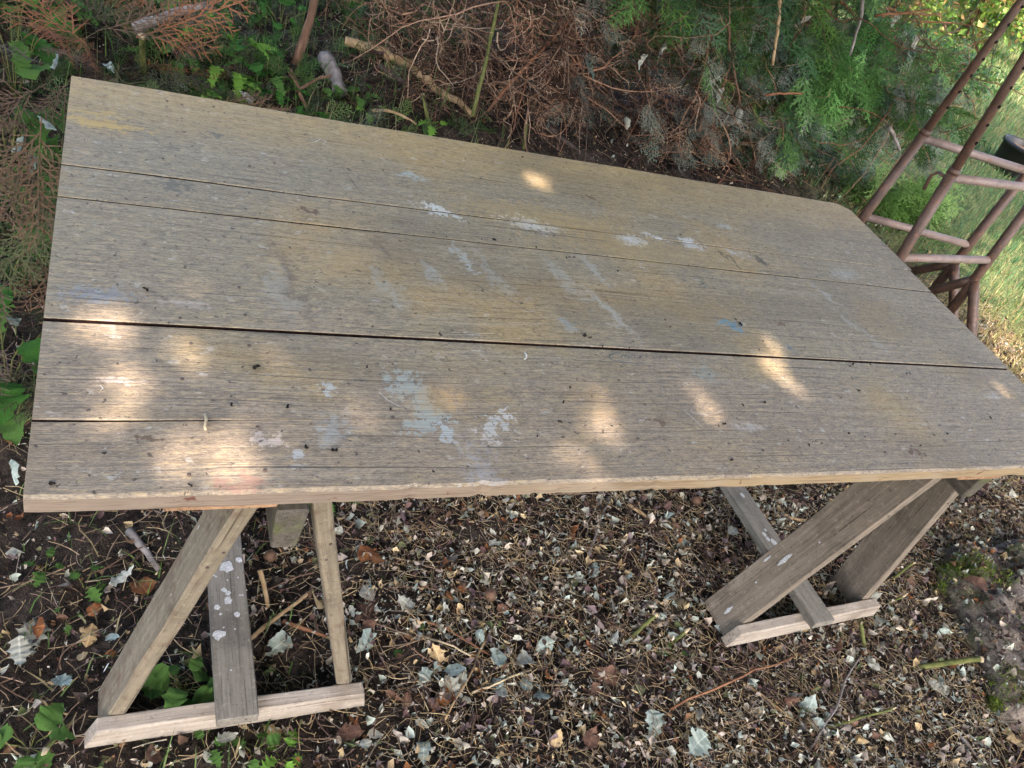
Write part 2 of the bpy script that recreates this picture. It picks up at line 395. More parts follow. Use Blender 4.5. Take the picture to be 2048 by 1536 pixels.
def steel_material(sky_sheen=False):
    t = NT('rusty_painted_steel'); co = t.coord('Object')
    n = t.noise(co, 14, 6, .65); n2 = t.noise(co, 90, 4, .6); n3 = t.noise(t.mapping(co, scale=(1, 1, .3)), 30, 3)
    c = t.mix(t.rng(n, .35, .65), (.075, .043, .030, 1), (.12, .070, .050, 1))
    c = t.mix(t.rng(n2, .55, .7, 0, .8), c, (.07, .028, .016, 1)); c = t.mix(t.rng(n3, .6, .72, 0, .6), c, (.17, .11, .09, 1))
    if sky_sheen: c = t.mix(t.rng(n, .3, .6, .45, .8), c, (.29, .225, .20, 1))  # rungs only: pale sky reflection painted into the steel colour
    fl_ = t.noise(co, 55, 5, .7); c = t.mix(t.rng(fl_, .60, .64, 0, .85), c, (.26, .10, .035, 1)); c = t.mix(t.rng(fl_, .36, .32, 0, .8), c, (.035, .02, .016, 1))
    t.color(c); t.b.inputs['Roughness'].default_value = .5; t.b.inputs['Specular IOR Level'].default_value = .5
    t.bump(t.math('ADD', n2, fl_), .6, .002); return t.m
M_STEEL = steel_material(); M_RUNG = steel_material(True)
M_HOLE = mat_plain('hole_dark', (.01, .008, .008), .9, .1)
M_LITTER = mat_leafy('dry_leaf_bits', .15, .75, .3, .3)
M_STRAW = mat_leafy('straw', .05, .7, .3, .25)
M_TWIG = mat_leafy('twig_bark', 0, .85, .2, .35)
M_GREEN = mat_leafy('green_leaf', .35, .5, .4, .2)
M_CONIFER = mat_leafy('conifer_scale_leaf', .25, .6, .3, .3)
M_DEADFROND = mat_leafy('dead_conifer_frond', .2, .75, .2, .3)
M_GRASS = mat_leafy('grass_blade', .4, .55, .35, .2)
M_MOSS = mat_leafy('moss', .2, .9, .1, .3)
M_BARK = mat_bark('conifer_bark', (.10, .055, .035), (.21, .13, .085))
M_BARK2 = mat_bark('tan_bark', (.30, .20, .10), (.46, .34, .20))
M_BARK3 = mat_bark('grey_bark', (.16, .14, .125), (.30, .27, .25))
M_BARK4 = mat_bark('dark_bark', (.035, .028, .025), (.085, .065, .055))
M_BARK5 = mat_bark('red_twig_bark', (.17, .075, .04), (.30, .15, .08))
M_STEM = mat_bark('green_stem', (.075, .09, .025), (.17, .18, .06), 60)
M_STEMCUT = mat_plain('cut_stem_pith', (.50, .41, .26), .8, .2, .2)
def mat_leaf(name, a, b, tr=.15):
    t = NT(name); co = t.coord('Object')
    n = t.noise(co, 70, 4, .6); n2 = t.noise(co, 18, 2)
    c = t.mix(t.rng(n, .35, .65), a, b); c = t.mix(t.rng(n2, .5, .75, 0, .45), c, tuple(x * .45 for x in a))
    sep = t.new('ShaderNodeSeparateXYZ'); t.put(sep.inputs[0], co)
    rib = t.rng(t.math('ABSOLUTE', sep.outputs[0]), .0, .0022, .5, 0)
    c = t.mix(rib, c, tuple(min(1, x * 1.5) for x in b)); t.color(c); t.bump(n, .5, .002)
    if tr:
        k = t.new('ShaderNodeBsdfTranslucent'); t.put(k.inputs[0], c); mx = t.new('ShaderNodeMixShader'); mx.inputs[0].default_value = tr
        t.t.links.new(t.b.outputs[0], mx.inputs[1]); t.t.links.new(k.outputs[0], mx.inputs[2]); t.t.links.new(mx.outputs[0], t.n['Material Output'].inputs[0])
    return t.m
LEAFM = {'rust': mat_leaf('rust_leaf', (.20, .075, .03), (.34, .15, .06)), 'brown': mat_leaf('brown_leaf', (.10, .055, .04), (.19, .11, .075)),
         'pale': mat_leaf('pale_leaf', (.31, .32, .27), (.46, .47, .40)), 'teal': mat_leaf('teal_leaf', (.25, .32, .28), (.43, .50, .45)),
         'tan': mat_leaf('tan_leaf', (.40, .28, .14), (.56, .43, .24)), 'green': mat_leaf('fresh_leaf', (.07, .165, .035), (.13, .26, .06), .4),
         'dgreen': mat_leaf('nettle_leaf', (.04, .14, .025), (.08, .23, .04), .35), 'lime': mat_leaf('young_leaf', (.16, .36, .05), (.26, .48, .08), .4)}
M_NUT = mat_plain('nut_shell', (.15, .085, .05), .6, .4, .35, 60, .4)

# ------------------------------------------------------------------ ground
def axis(lo, a, b, hi, step):
    d = np.arange(a, b + 1e-6, step)
    g = []; x = b; s = step
    while x < hi: s *= 1.35; x += s; g.append(min(x, hi))
    g2 = []; x = a; s = step
    while x > lo: s *= 1.35; x -= s; g2.append(max(x, lo))
    return np.concatenate([g2[::-1], d, g])
gx = axis(-120, -1.0, 5.0, 160, .035); gy = axis(-120, -.9, 4.2, 160, .035)
GX, GY = np.meshgrid(gx, gy)
nz = rng.normal(size=GX.shape); nz = (nz + np.roll(nz, 1, 0) + np.roll(nz, 1, 1) + np.roll(nz, -1, 0)) / 2
inner = (GX > -1) & (GX < 5) & (GY > -.9) & (GY < 4.2)
GZ = ground_z(GX, GY) + np.where(inner, nz * .006, 0)
def lawn_amount(x, y):
    n = .25 * np.sin(x * 2.3 + y) * np.cos(y * 1.9 - x * .7)
    return ss(3.3, 4.5, x - .12 * (y - 1.5) + n * .8) * ss(-1.2, .8, y + n)
la = lawn_amount(GX, GY)[..., None]
soil = np.array([.034, .027, .022]) * (1 + .35 * np.clip(nz, -1.5, 1.5))[..., None]
GC = soil * (1 - la) + np.array([.10, .135, .055]) * la
far = ss(6, 16, np.hypot(GX - 2, GY))[..., None]
GC = GC * (1 - far) + np.array([.07, .10, .035]) * far
n_, m_ = GX.shape
I = np.arange(n_ * m_).reshape(n_, m_)
GF = np.stack([I[:-1, :-1], I[:-1, 1:], I[1:, 1:], I[1:, :-1]], -1).reshape(-1, 4)
def ground_mat():
    t = NT('soil'); c = t.attr(); co = t.coord('Object')
    n = t.noise(co, 55, 5, .7); n2 = t.noise(co, 260, 3, .6)
    c = t.mix(t.rng(n, .35, .65), t.mix(1., c, (.45, .45, .45, 1), 'MULTIPLY'), t.mix(1., c, (1.7, 1.6, 1.5, 1), 'MULTIPLY'))
    c = t.mix(t.rng(n2, .66, .72, 0, .5), c, (.25, .22, .17, 1))
    t.color(c); t.bump(t.math('ADD', n, t.math('MULTIPLY', n2, .5)), .9, .01); t.b.inputs['Roughness'].default_value = .95; return t.m
g = ob('ground', mesh_np('ground', np.stack([GX, GY, GZ], -1).reshape(-1, 3), GF, GC.reshape(-1, 3), [ground_mat()], True))
tag(g, kind='structure')

# ------------------------------------------------------------------ tabletop
def strip(xs, y0, y1, c0, c1, t=.028, z=None, i0=True, i1=True):
    """board of 6-point section; y0,y1,c0,c1 arrays per station"""
    n = len(xs); z = np.zeros(n) if z is None else z
    V = np.zeros((n, 6, 3)); V[:, :, 0] = xs[:, None]
    V[:, 0, 1] = y0; V[:, 1, 1] = y0; V[:, 2, 1] = y0 + c0; V[:, 3, 1] = y1 - c1; V[:, 4, 1] = y1; V[:, 5, 1] = y1
    V[:, 0, 2] = -t; V[:, 1, 2] = -c0; V[:, 4, 2] = -c1; V[:, 5, 2] = -t
    V[:, :, 2] += z[:, None]
    Fc = []; mi = []
    for i in range(n - 1):
        for j in range(6):
            a, b = i * 6 + j, i * 6 + (j + 1) % 6
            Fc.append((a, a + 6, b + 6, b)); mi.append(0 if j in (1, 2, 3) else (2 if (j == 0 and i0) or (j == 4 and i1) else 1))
    Fc.append(tuple(range(6))[::-1]); mi.append(1)
    Fc.append(tuple(range((n - 1) * 6, n * 6))); mi.append(1)
    return V.reshape(-1, 3), Fc, mi
def join(parts):
    V = []; Fc = []; mi = []; k = 0
    for v, f, m in parts:
        V.append(v); Fc += [tuple(int(i) + k for i in q) for q in f]; mi += m; k += len(v)
    return np.concatenate(V), Fc, mi
def wav(xs, amp, seed):
    r = np.random.default_rng(seed); s = 0
    for k in range(5): s = s + r.normal() * np.sin(xs * (2 + 4.5 * k) + r.uniform(0, 6)) / (1 + k)
    return s * amp
top = thing('tabletop', (0, 0, TZ), 'long weathered plank tabletop stained with old paint, lying on two wooden trestles', 'tabletop')
def board(name_label, x1, y0, y1, seed, gap0=.0, gap1=.0, corner=False, zoff=0., ch0=.0012, ch1=.0012):
    xs = np.concatenate([np.linspace(0, x1 - .06, 90), np.linspace(x1 - .055, x1, 8)])
    a = y0 + gap0 + wav(xs, .0006, seed); b = y1 - gap1 + wav(xs, .0006, seed + 1)
    if corner: b = b - np.clip(xs - (x1 - .035), 0, 1) * .9
    return strip(xs, a, b, np.full_like(xs, ch0), np.full_like(xs, ch1), z=np.full_like(xs, zoff) + wav(xs, .0004, seed + 5), i1=not corner)
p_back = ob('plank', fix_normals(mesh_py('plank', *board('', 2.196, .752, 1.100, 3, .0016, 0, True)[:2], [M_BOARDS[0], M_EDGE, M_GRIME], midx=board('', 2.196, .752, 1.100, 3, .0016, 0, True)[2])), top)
v, f, m = board('', 2.186, .648, .752, 7, .0028, .0016, zoff=-.0003)
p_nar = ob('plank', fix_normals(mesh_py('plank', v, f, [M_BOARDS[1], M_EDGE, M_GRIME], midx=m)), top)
v, f, m = board('', 2.183, .327, .648, 11, .0028, .0024, zoff=.0005)
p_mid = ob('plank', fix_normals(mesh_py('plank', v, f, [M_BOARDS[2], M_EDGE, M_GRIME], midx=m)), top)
xs = np.concatenate([np.linspace(0, .95, 70), np.linspace(.97, 2.18, 60)])
gp = .0016 * np.clip(1 - xs / .30, 0, 1) + .00035 * np.clip(1.25 - xs / .75, 0, 1) + .00006
yc = .128 + .012 * ss(0, .9, xs) + wav(xs, .0007, 21); chs = np.clip(gp * 1.2, .00005, .0018)
fr_ = wav(xs, .0012, 31) + np.abs(rng.normal(size=len(xs))) ** 3 * .0003
bk_ = .327 - .0026 + wav(xs, .0007, 33)
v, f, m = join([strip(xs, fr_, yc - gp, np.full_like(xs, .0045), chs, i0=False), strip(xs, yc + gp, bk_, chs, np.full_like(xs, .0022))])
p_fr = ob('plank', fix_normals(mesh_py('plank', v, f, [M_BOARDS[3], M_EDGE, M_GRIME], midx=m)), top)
p_back['label'] = 'wide back plank, yellowed along its far edge'; p_nar['label'] = 'narrow plank with pale blue paint smears'
p_mid['label'] = 'grey middle plank with faint brush marks'; p_fr['label'] = 'front plank with a split running in from its end'
for bx0, bx1 in ((.155, .30), (1.72, 1.86)):
    V, Fc = box_vf(bx0, bx1, .012, 1.08, -.052, -.0285, .002)
    ob('batten', fix_normals(mesh_py('batten', V, Fc, [mat_timber('batten_timber', (.34, .20, .11), (.45, .28, .16), (.16, .09, .05), along=1)])), top)
# nails set in the planks
def disc(name, r, mat, n=9, z=.0006, dome=.0006):
    a = np.arange(n) * 2 * np.pi / n
    V = [(0, 0, z + dome)] + [(r * math.cos(t), r * math.sin(t), z) for t in a] + [(r * math.cos(t), r * math.sin(t), -.003) for t in a]
    Fc = [(0, 1 + i, 1 + (i + 1) % n) for i in range(n)] + [(1 + i, 1 + n + i, 1 + n + (i + 1) % n, 1 + (i + 1) % n) for i in range(n)]
    return mesh_py(name, V, Fc, [mat])
nail_me = disc('nail', .0027, M_NAIL)
def halo_mesh():
    a = np.arange(14) * 2 * np.pi / 14
    V = [(0, 0, .0004)] + [(.013 * math.cos(t) * random.uniform(.6, 1.25), .0055 * math.sin(t) * random.uniform(.7, 1.2), .0004) for t in a]
    return mesh_py('rust_stain', V, [(0, 1 + i, 1 + (i + 1) % 14) for i in range(14)], [mat_plain('rust_stain', (.12, .10, .085), .8, .2, .3)])
NAILS = [(334, 203), (427, 214), (326, 318), (499, 333), (449, 365), (478, 576), (490, 631), (360, 637), (498, 692), (382, 688), (364, 759),
         (515, 855), (530, 941), (378, 950), (1518, 700), (1330, 640), (1465, 920), (1700, 733), (1858, 455), (1595, 422), (1530, 460), (1880, 700), (1770, 905)]
for q in NAILS:
    x, y = T(q)
    pl = p_back if y > .752 else p_nar if y > .648 else p_mid if y > .327 else p_fr
    ob('nail', nail_me, pl, (x, y, .0012))
# ink handwriting, scratches
def ribbon(strokes, w_, z=.0016, tr=T):
    V = []; Fc = []
    for s in strokes:
        p = np.array([tr(q) for q in s]); d = np.gradient(p, axis=0); d /= np.linalg.norm(d, axis=1, keepdims=True) + 1e-9
        n = np.stack([-d[:, 1], d[:, 0]], 1); k = len(V)
        for i in range(len(p)):
            ww = w_ * (.6 + .8 * random.random()) * (.4 if i in (0, len(p) - 1) else 1)
            V += [(*(p[i] + n[i] * ww / 2), z), (*(p[i] - n[i] * ww / 2), z)]
        for i in range(len(p) - 1): Fc.append((k + 2 * i, k + 2 * i + 1, k + 2 * i + 3, k + 2 * i + 2))
    return V, Fc
def z3(lst): return [(1100 + a / 5.12, 600 + b / 5.12) for a, b in lst]
def z6(lst): return [(1200 + a / 5.12, 420 + b / 5.12) for a, b in lst]
words = [z3(s) for s in ([(720, 545), (650, 548), (606, 570), (604, 590), (630, 618), (690, 640), (790, 650), (920, 656), (1020, 680)],
    [(712, 565), (730, 572), (728, 602)], [(730, 578), (750, 563), (765, 574), (766, 600)], [(766, 578), (785, 566), (797, 578), (798, 602)],
    [(806, 600), (812, 570), (832, 568), (838, 598)], [(838, 580), (858, 570), (868, 590), (858, 602)], [(870, 606), (905, 626)],
    [(885, 592), (910, 600), (932, 578), (945, 574)], [(960, 582), (1000, 578)], [(978, 566), (984, 596)],
    [(1048, 602), (1058, 578), (1068, 604)], [(1064, 582), (1086, 572), (1094, 594)], [(1112, 600), (1124, 578), (1138, 600), (1166, 606)], [(1116, 598), (1140, 596)])]
V, Fc = ribbon(words, .0017); ob('handwriting', mesh_py('handwriting', V, Fc, [M_INK]), p_fr)
marks = [z6(s) for s in ([(1025, 735), (1052, 765), (1086, 805)], [(988, 772), (1040, 766), (1078, 742)], [(1030, 795), (1060, 805), (1092, 770)], [(900, 766), (935, 768), (982, 806)], [(915, 800), (930, 806)])]
V, Fc = ribbon(marks, .0017, .0024); ob('handwriting', mesh_py('handwriting', V, Fc, [M_INK]), p_mid)
for st_k in [[(913, 547), (960, 577), (1010, 597), (1050, 620), (1094, 645)]]:
    V, Fc = ribbon([st_k], .0013, .0024); ob('scratch', mesh_py('scratch', V, Fc, [M_SCRATCH]), p_mid)
for st_k in [[(683, 335), (705, 365), (725, 392)], [(1075, 398), (1100, 420)], [(388, 305), (420, 283)], [(222, 270), (225, 292)]]:
    V, Fc = ribbon([st_k], .0012, .0018); ob('scratch', mesh_py('scratch', V, Fc, [M_SCRATCH]), p_back)
for st_k in [[(621, 288), (632, 284), (640, 280), (653, 284), (646, 289), (664, 296)], [(256, 214), (262, 213), (270, 216)], [(632, 304), (645, 314)]]:
    V, Fc = ribbon([st_k], .0015, .0019); ob('scratch', mesh_py('scratch', V, Fc, [M_CHALK]), p_back)
for st_k in [[(757, 785), (775, 802), (806, 818)], [(1366, 820), (1385, 838), (1405, 856)], [(193, 775), (200, 772), (206, 778), (200, 783)]]:
    V, Fc = ribbon([st_k], .0013, .0017); ob('scratch', mesh_py('scratch', V, Fc, [M_CHALK]), p_fr)

# ------------------------------------------------------------------ wooden trestles
def prism(sec_a, sec_b):
    """quad section at both ends -> V,F"""
    V = list(sec_a) + list(sec_b); n = len(sec_a)
    Fc = [tuple(range(n))[::-1], tuple(range(n, 2 * n))] + [(i, (i + 1) % n, n + (i + 1) % n, n + i) for i in range(n)]
    return np.array(V, float), Fc
def bev(me, off=.003):
    import bmesh
    bm = bmesh.new(); bm.from_mesh(me); bmesh.ops.recalc_face_normals(bm, faces=bm.faces)
    bmesh.ops.bevel(bm, geom=list(bm.edges), offset=off, segments=1, affect='EDGES', clamp_overlap=True)
    bm.to_mesh(me); bm.free(); return me
def bent(me, amp=.0015, cuts=5):
    import bmesh
    bm = bmesh.new(); bm.from_mesh(me)
    L = [e for e in bm.edges if e.calc_length() > .2]
    bmesh.ops.subdivide_edges(bm, edges=L, cuts=cuts, use_grid_fill=True)
    for vv in bm.verts: vv.co += Vector(rng.normal(size=3) * amp * .6)
    bm.to_mesh(me); bm.free(); return me
def wood_trestle(loc, rotz, label, half, beam_ov, legm, rail_off, ht, beam_x=0., legd=.085):
    t = thing('wooden_trestle', loc, label, 'trestle', 'wooden trestles under the tabletop', (0, 0, rotz))
    bz0 = ht - .092; depth = 1.0; y_leg = .0
    # beam along y
    V, Fc = prism([(-.023, -beam_ov, ht), (.023, -beam_ov, ht), (.019, -beam_ov + .004, bz0), (-.019, -beam_ov + .004, bz0)],
                  [(-.023, depth + .05, ht), (.023, depth + .05, ht), (.019, depth + .05, bz0), (-.019, depth + .05, bz0)])
    V[:, 0] += beam_x
    ob('beam', bev(mesh_py('beam', V, Fc, [M_TIMB_BEAM])), t)
    for yb, sgn in ((0., 1), (depth, -1)):
        for s in (-1, 1):
            xt, xb = s * .030 + beam_x * .9, s * half; lw = .030; d0, d1 = (yb + .030, yb + .030 + legd) if sgn > 0 else (yb - .030 - legd, yb - .030)
            zt = ht - .012
            sec = lambda x, z: [(x - lw / 2, d0, z), (x + lw / 2, d0, z), (x + lw / 2, d1, z), (x - lw / 2, d1, z)]
            a = sec(xt + s * lw / 2, zt); b = sec(xb, .0)
            V, Fc = prism(a, b); ang = math.atan2(xt + s * lw / 2 - xb, zt); org = np.array([xb, d0, 0.])
            ca, sa = math.cos(ang), math.sin(ang); W_ = V - org; V = np.stack([W_[:, 0] * ca - W_[:, 2] * sa, W_[:, 1], W_[:, 0] * sa + W_[:, 2] * ca], 1)
            o = ob('leg', bent(bev(mesh_py('leg', V, Fc, [legm]))), t, org, (0, ang, 0))
            if sgn > 0:
                for nz_, nx_ in ((.045, .006), (.52, -.004), (.56, .006)): ob('nail', nail_me, o, (nx_, -.0012, nz_), (math.radians(90), 0, 0))
        # stretcher nailed on the outer faces of the legs
        y0, y1 = (yb, yb + .029) if sgn > 0 else (yb - .029, yb)
        a = [(-half - .035, y0, .012), (-half - .015, y0, .068), (-half - .015, y1, .068), (-half - .035, y1, .012)]
        b = [(half + .03, y0, .016), (half + .018, y0, .068), (half + .018, y1, .068), (half + .03, y1, .016)]
        V, Fc = prism(a, b); st_ = ob('stretcher', bent(bev(mesh_py('stretcher', V, Fc, [M_TIMB_PALE]), .0025), .001), t)
        if sgn > 0:
            for nx, nz_ in ((-half + .01, .05), (-half - .005, .03), (half - .01, .05), (half - .005, .032)):
                ob('nail', nail_me, st_, (nx, y0 + .0015, nz_), (math.radians(90), 0, 0))
    # flat rail lying over both stretchers
    a = [(-.037 + rail_off, -.022, .069), (.037 + rail_off, -.022, .069), (.037 + rail_off, -.022, .094), (-.037 + rail_off, -.022, .094)]
    b = [(-.034 + rail_off, depth + .03, .069), (.034 + rail_off, depth + .03, .069), (.034 + rail_off, depth + .03, .094), (-.034 + rail_off, depth + .03, .094)]
    V, Fc = prism(a, b); r_ = ob('rail', bent(bev(mesh_py('rail', V, Fc, [M_TIMB_RAIL]), .002), .0008), t)
    return t, r_
def sliver(root, half, beam_x, q, ln, wd, ht):
    lw = .030; s_ = -1; xt = s_ * .030 + beam_x * .9 + s_ * lw / 2 - lw / 2; xb = s_ * half - lw / 2; zt = ht - .012
    mw = root.matrix_world if False else Matrix.Translation(root.location) @ Matrix.Rotation(root.rotation_euler[2], 4, 'Z')
    A = np.array(mw @ Vector((xt, .03, zt))); B = np.array(mw @ Vector((xb, .03, 0))); Y = np.array(mw.to_3x3() @ Vector((0, 1, 0)))
    ax = (B - A) / np.linalg.norm(B - A); n = np.cross(ax, Y); n /= np.linalg.norm(n)
    if n[0] > 0: n = -n
    d = ray(q); t = ((A - CAM) @ n) / (d @ n); p = CAM + d * t + n * .0022
    leg = [c for c in root.children if c.name.startswith('leg')][0]
    o = ob('paint_spot', blob_disc('paint_spot', wd, ln, M_PAINT), leg)
    rot = Matrix((Vector(np.cross(ax, n)), Vector(ax), Vector(n))).transposed().to_4x4(); o.matrix_world = Matrix.Translation(Vector(p)) @ rot
    lm = Matrix.Translation(leg.location) @ leg.rotation_euler.to_matrix().to_4x4()
    o.matrix_basis = (mw @ lm).inverted() @ (Matrix.Translation(Vector(p)) @ rot)
HT = TZ - .0535
Lt, Lrail = wood_trestle((.318, .018, 0), 0, 'paler wooden trestle with big white paint spots on its flat rail, beside the weeds', .222, .012, M_TIMB_OLIVE, -.005, HT, .004)
Rt, Rrail = wood_trestle((1.795, .045, 0), math.radians(3), 'darker wooden trestle standing next to the mossy rock', .245, .018, M_TIMB_GREY, .0, HT, .07, .11)
def blob_disc(name, a, b, mat):
    n = 12; an = np.arange(n) * 2 * np.pi / n; k = rng.uniform(.75, 1.2, n)
    V = [(0, 0, .0007)] + [(a * k[i] * math.cos(an[i]), b * k[i] * math.sin(an[i]), .0003) for i in range(n)]
    return mesh_py(name, V, [(0, 1 + i, 1 + (i + 1) % n) for i in range(n)], [mat])
for q, r_ in (((453, 1133), .014), ((478, 1119), .007), ((448, 1180), .0055), ((456, 1186), .0055), ((456, 1201), .0085), ((434, 1215), .006), ((474, 1229), .006), ((436, 1270), .0105), ((446, 1268), .006),
              ((427, 1150), .003), ((432, 1153), .0025), ((476, 1155), .002), ((441, 1228), .003), ((462, 1340), .002), ((447, 1255), .002), ((470, 1258), .002), ((480, 1190), .002), ((485, 1190), .002), ((455, 1160), .002)):
    p = at(q, .0955) - np.array(Lt.location)
    ob('paint_spot', blob_disc('paint_spot', r_, r_ * 1.05, M_PAINT), Lrail, (p[0], p[1], .0953))
for q, r_ in (((1485, 990), .008), ((1528, 1068), .008), ((1536, 1078), .007), ((1548, 1084), .01), ((1531, 1060), .005)):
    p = at(q, .0955) - np.array(Rt.location)
    ob('paint_spot', blob_disc('paint_spot', r_ * .8, r_ * 1.2, M_PAINT), Rrail, (p[0] + .052 * p[1], p[1], .0953))

for q, ln, wd in (((215, 1335), .018, .0022), ((190, 1445), .012, .0022), ((400, 1055), .006, .0015), ((345, 1190), .004, .001)): sliver(Lt, .222, .004, q, ln, wd, HT)
for q, ln, wd in (((1570, 1120), .022, .0055), ((1458, 1220), .015, .005), ((1535, 1118), .014, .003), ((1513, 1165), .003, .002), ((1600, 1048), .004, .0016), ((1640, 1085), .003, .002)): sliver(Rt, .245, .07, q, ln, wd, HT)
# ------------------------------------------------------------------ steel trestles
def lean_top(base, q):
    """point on pixel ray q nearest to the vertical through base"""
    d = ray(q); dxy = d[:2]; t = ((base[:2] - CAM[:2]) @ dxy) / (dxy @ dxy); return CAM + d * t
def steel_trestle(label, qa, ta, qa2, qb, qb2, zlow, qu, hooked=False):
    A0 = dep(qa, ta); z = A0[2]
    B0 = at(qb, z)
    root = thing('steel_trestle', (*((A0 + B0)[:2] / 2), 0), label, 'steel trestle', 'rusty steel trestles behind the tabletop')
    o0 = np.array(root.location)
    ends = []
    for P0, q2 in ((A0, qa2), (B0, qb2)):
        P1 = lean_top(P0, q2); d = (P1 - P0); d = d / d[2]
        d[:2] = np.clip(d[:2], -.12, .12)
        ends.append((P0, d))
    zu = at(qu, 0)[2]
    # height of the upper rung: nearest point of first post to pixel qu
    P0, d = ends[0]; best = min(np.arange(z + .15, z + 1., .005), key=lambda zz: np.hypot(*(np.array(px(P0 + d * (zz - z))) - np.array(qu))))
    zu = best
    for k, (P0, d) in enumerate(ends):
        at_z = lambda zz: P0 + d * (zz - z) - o0
        ob('post', tube_mesh('post', [at_z(.16), at_z(z), at_z(zu + .03)], .0205, M_STEEL, 14), root)
        inner = ob('post', tube_mesh('post', [at_z(zu - .05), at_z(zu + .5), at_z(1.95)], .0172, M_STEEL, 14), root); inner['label'] = 'inner post with a row of pin holes'
        ob('collar', tube_mesh('collar', [at_z(zu + .015), at_z(zu + .035)], .0222, M_STEEL, 14), root)
        toc = CAM - (P0 + 0); 
        hd = np.array([ray((2020, 300))[0], ray((2020, 300))[1], 0]); hd /= np.linalg.norm(hd)
        side = np.array([hd[1], -hd[0], 0])
        face = -hd * .55 + side * .83
        face /= np.linalg.norm(face)
        for i in range(16):
            zz = zu + .14 + i * .0655
            if zz > 1.9: break
            c = at_z(zz) + face * .0175
            rot_ = Vector(face).to_track_quat('Z', 'Y').to_euler()
            ob('pin_hole', hole_me, inner, c, rot_)
        # splayed feet joined by a bar
        f0, f1, c = at_z(0), at_z(0), at_z(z - .10)
        f0 = f0 + np.array([.0, -.33, 0]); f1 = f1 + np.array([.0, .33, 0]); f0[2] = .0; f1[2] = .0
        for fe in (f0, f1):
            ob('leg', tube_mesh('leg', [c + (fe - c) * .02, c + (fe - c) * .12, fe], .021, M_STEEL, 12), root)
        a = c + (f0 - c) * .62; b = c + (f1 - c) * .62
        ob('foot_bar', tube_mesh('foot_bar', [a, b], .016, M_STEEL, 10), root)
    for zz in (z, zu):
        a = ends[0][0] + ends[0][1] * (zz - z) - o0; b = ends[1][0] + ends[1][1] * (zz - z) - o0
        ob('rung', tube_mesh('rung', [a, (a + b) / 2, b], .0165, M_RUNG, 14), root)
    if hooked:
        a = ends[0][0] + ends[0][1] * (zu - .005 - z) - o0; lf = -side
        ob('pin', tube_mesh('pin', [a + lf * .015, a + lf * .045, a + lf * .058 - np.array([0, 0, .02]), a + lf * .05 - np.array([0, 0, .075])], .0065, M_STEEL, 8), root)
    return root
def px(X):
    d = R.T @ (np.asarray(X, float) - CAM); return (1024 + F * d[0] / -d[2], 768 - F * d[1] / -d[2])
hole_me = disc('pin_hole', .0062, M_HOLE, 12, .0008, .0)
steel_trestle('rusty steel trestle standing nearer the hedge, farther of the two steel frames', (1728, 432), 3.5, (2030, 20), (1938, 490), (2046, 355), 0, (1850, 282))
steel_trestle('rusty steel trestle nearer the camera, its rung just past the tabletop end', (1800, 515), 3.15, (2046, 122), (1978, 520), (2046, 430), 0, (1892, 350), True)

# ------------------------------------------------------------------ leaf templates
def leaf_tpl(curl=.25, fold=.2, wid=.36, rag=.12, n=3, seed=0):
    r = np.random.default_rng(seed)
    ts = np.linspace(0, 1, n + 2); V = []; 
    for i, t in enumerate(ts):
        wdt = wid * math.sin(math.pi * min(1, max(0, t)) ** .8) * (1 + rag * r.normal()) if 0 < i < n + 1 else 0
        z = curl * (t - .5) ** 2 * 2 + .04 * r.normal()
        if wdt == 0: V.append((0, t - .5, z))
        else: V += [(-wdt, t - .5 + .08 * r.normal() * rag * 5, z + fold * wdt * 2 * (1 + .5 * r.normal())), (0, t - .5, z), (wdt, t - .5 + .08 * r.normal() * rag * 5, z + fold * wdt * 2 * (1 + .5 * r.normal()))]
    Fc = [(0, 2, 1, 1), (0, 3, 2, 2)]; k = 1
    for i in range(n - 1):
        Fc += [(k, k + 1, k + 4, k + 3), (k + 1, k + 2, k + 5, k + 4)]; k += 3
    e = len(V) - 1; Fc += [(k, k + 1, e, e), (k + 1, k + 2, e, e)]
    tris = []
    for q in Fc:
        if q[2] == q[3]: tris.append(q[:3])
        else: tris += [(q[0], q[1], q[2]), (q[0], q[2], q[3])]
    return np.array(V, float), np.array(tris, np.int32)
def lobed_leaf(lobes=4, wid=.45, depth=.45, fold=.15, droop=.25, teeth=0, seed=0):
    """outline leaf, length 1 along +y from the origin"""
    r = np.random.default_rng(seed); n = lobes * 4 + 2
    L = []
    for i in range(n + 1):
        t = i / n; env = wid * math.sin(math.pi * t ** .75) ** .8
        lob = 1 - depth * (.5 + .5 * math.cos(2 * math.pi * t * lobes)) * (1 if .06 < t < .95 else 0)
        L.append((env * lob * (1 + .08 * r.normal()), t + .06 * math.sin(2 * math.pi * t * lobes) * depth))
    V = []; 
    zf = lambda x, t: fold * abs(x) - droop * t * t + .045 * r.normal()
    for (x, t), i in zip(L, range(n + 1)):
        tm = i / n
        V += [(-x, t, zf(x, tm)), (.02 * r.normal(), tm, -droop * tm * tm + .02 * r.normal()), (x, t, zf(x, tm))]
    Fc = []
    for i in range(n):
        a = i * 3; Fc += [(a, a + 1, a + 4, a + 3), (a + 1, a + 2, a + 5, a + 4)]
    return V, Fc

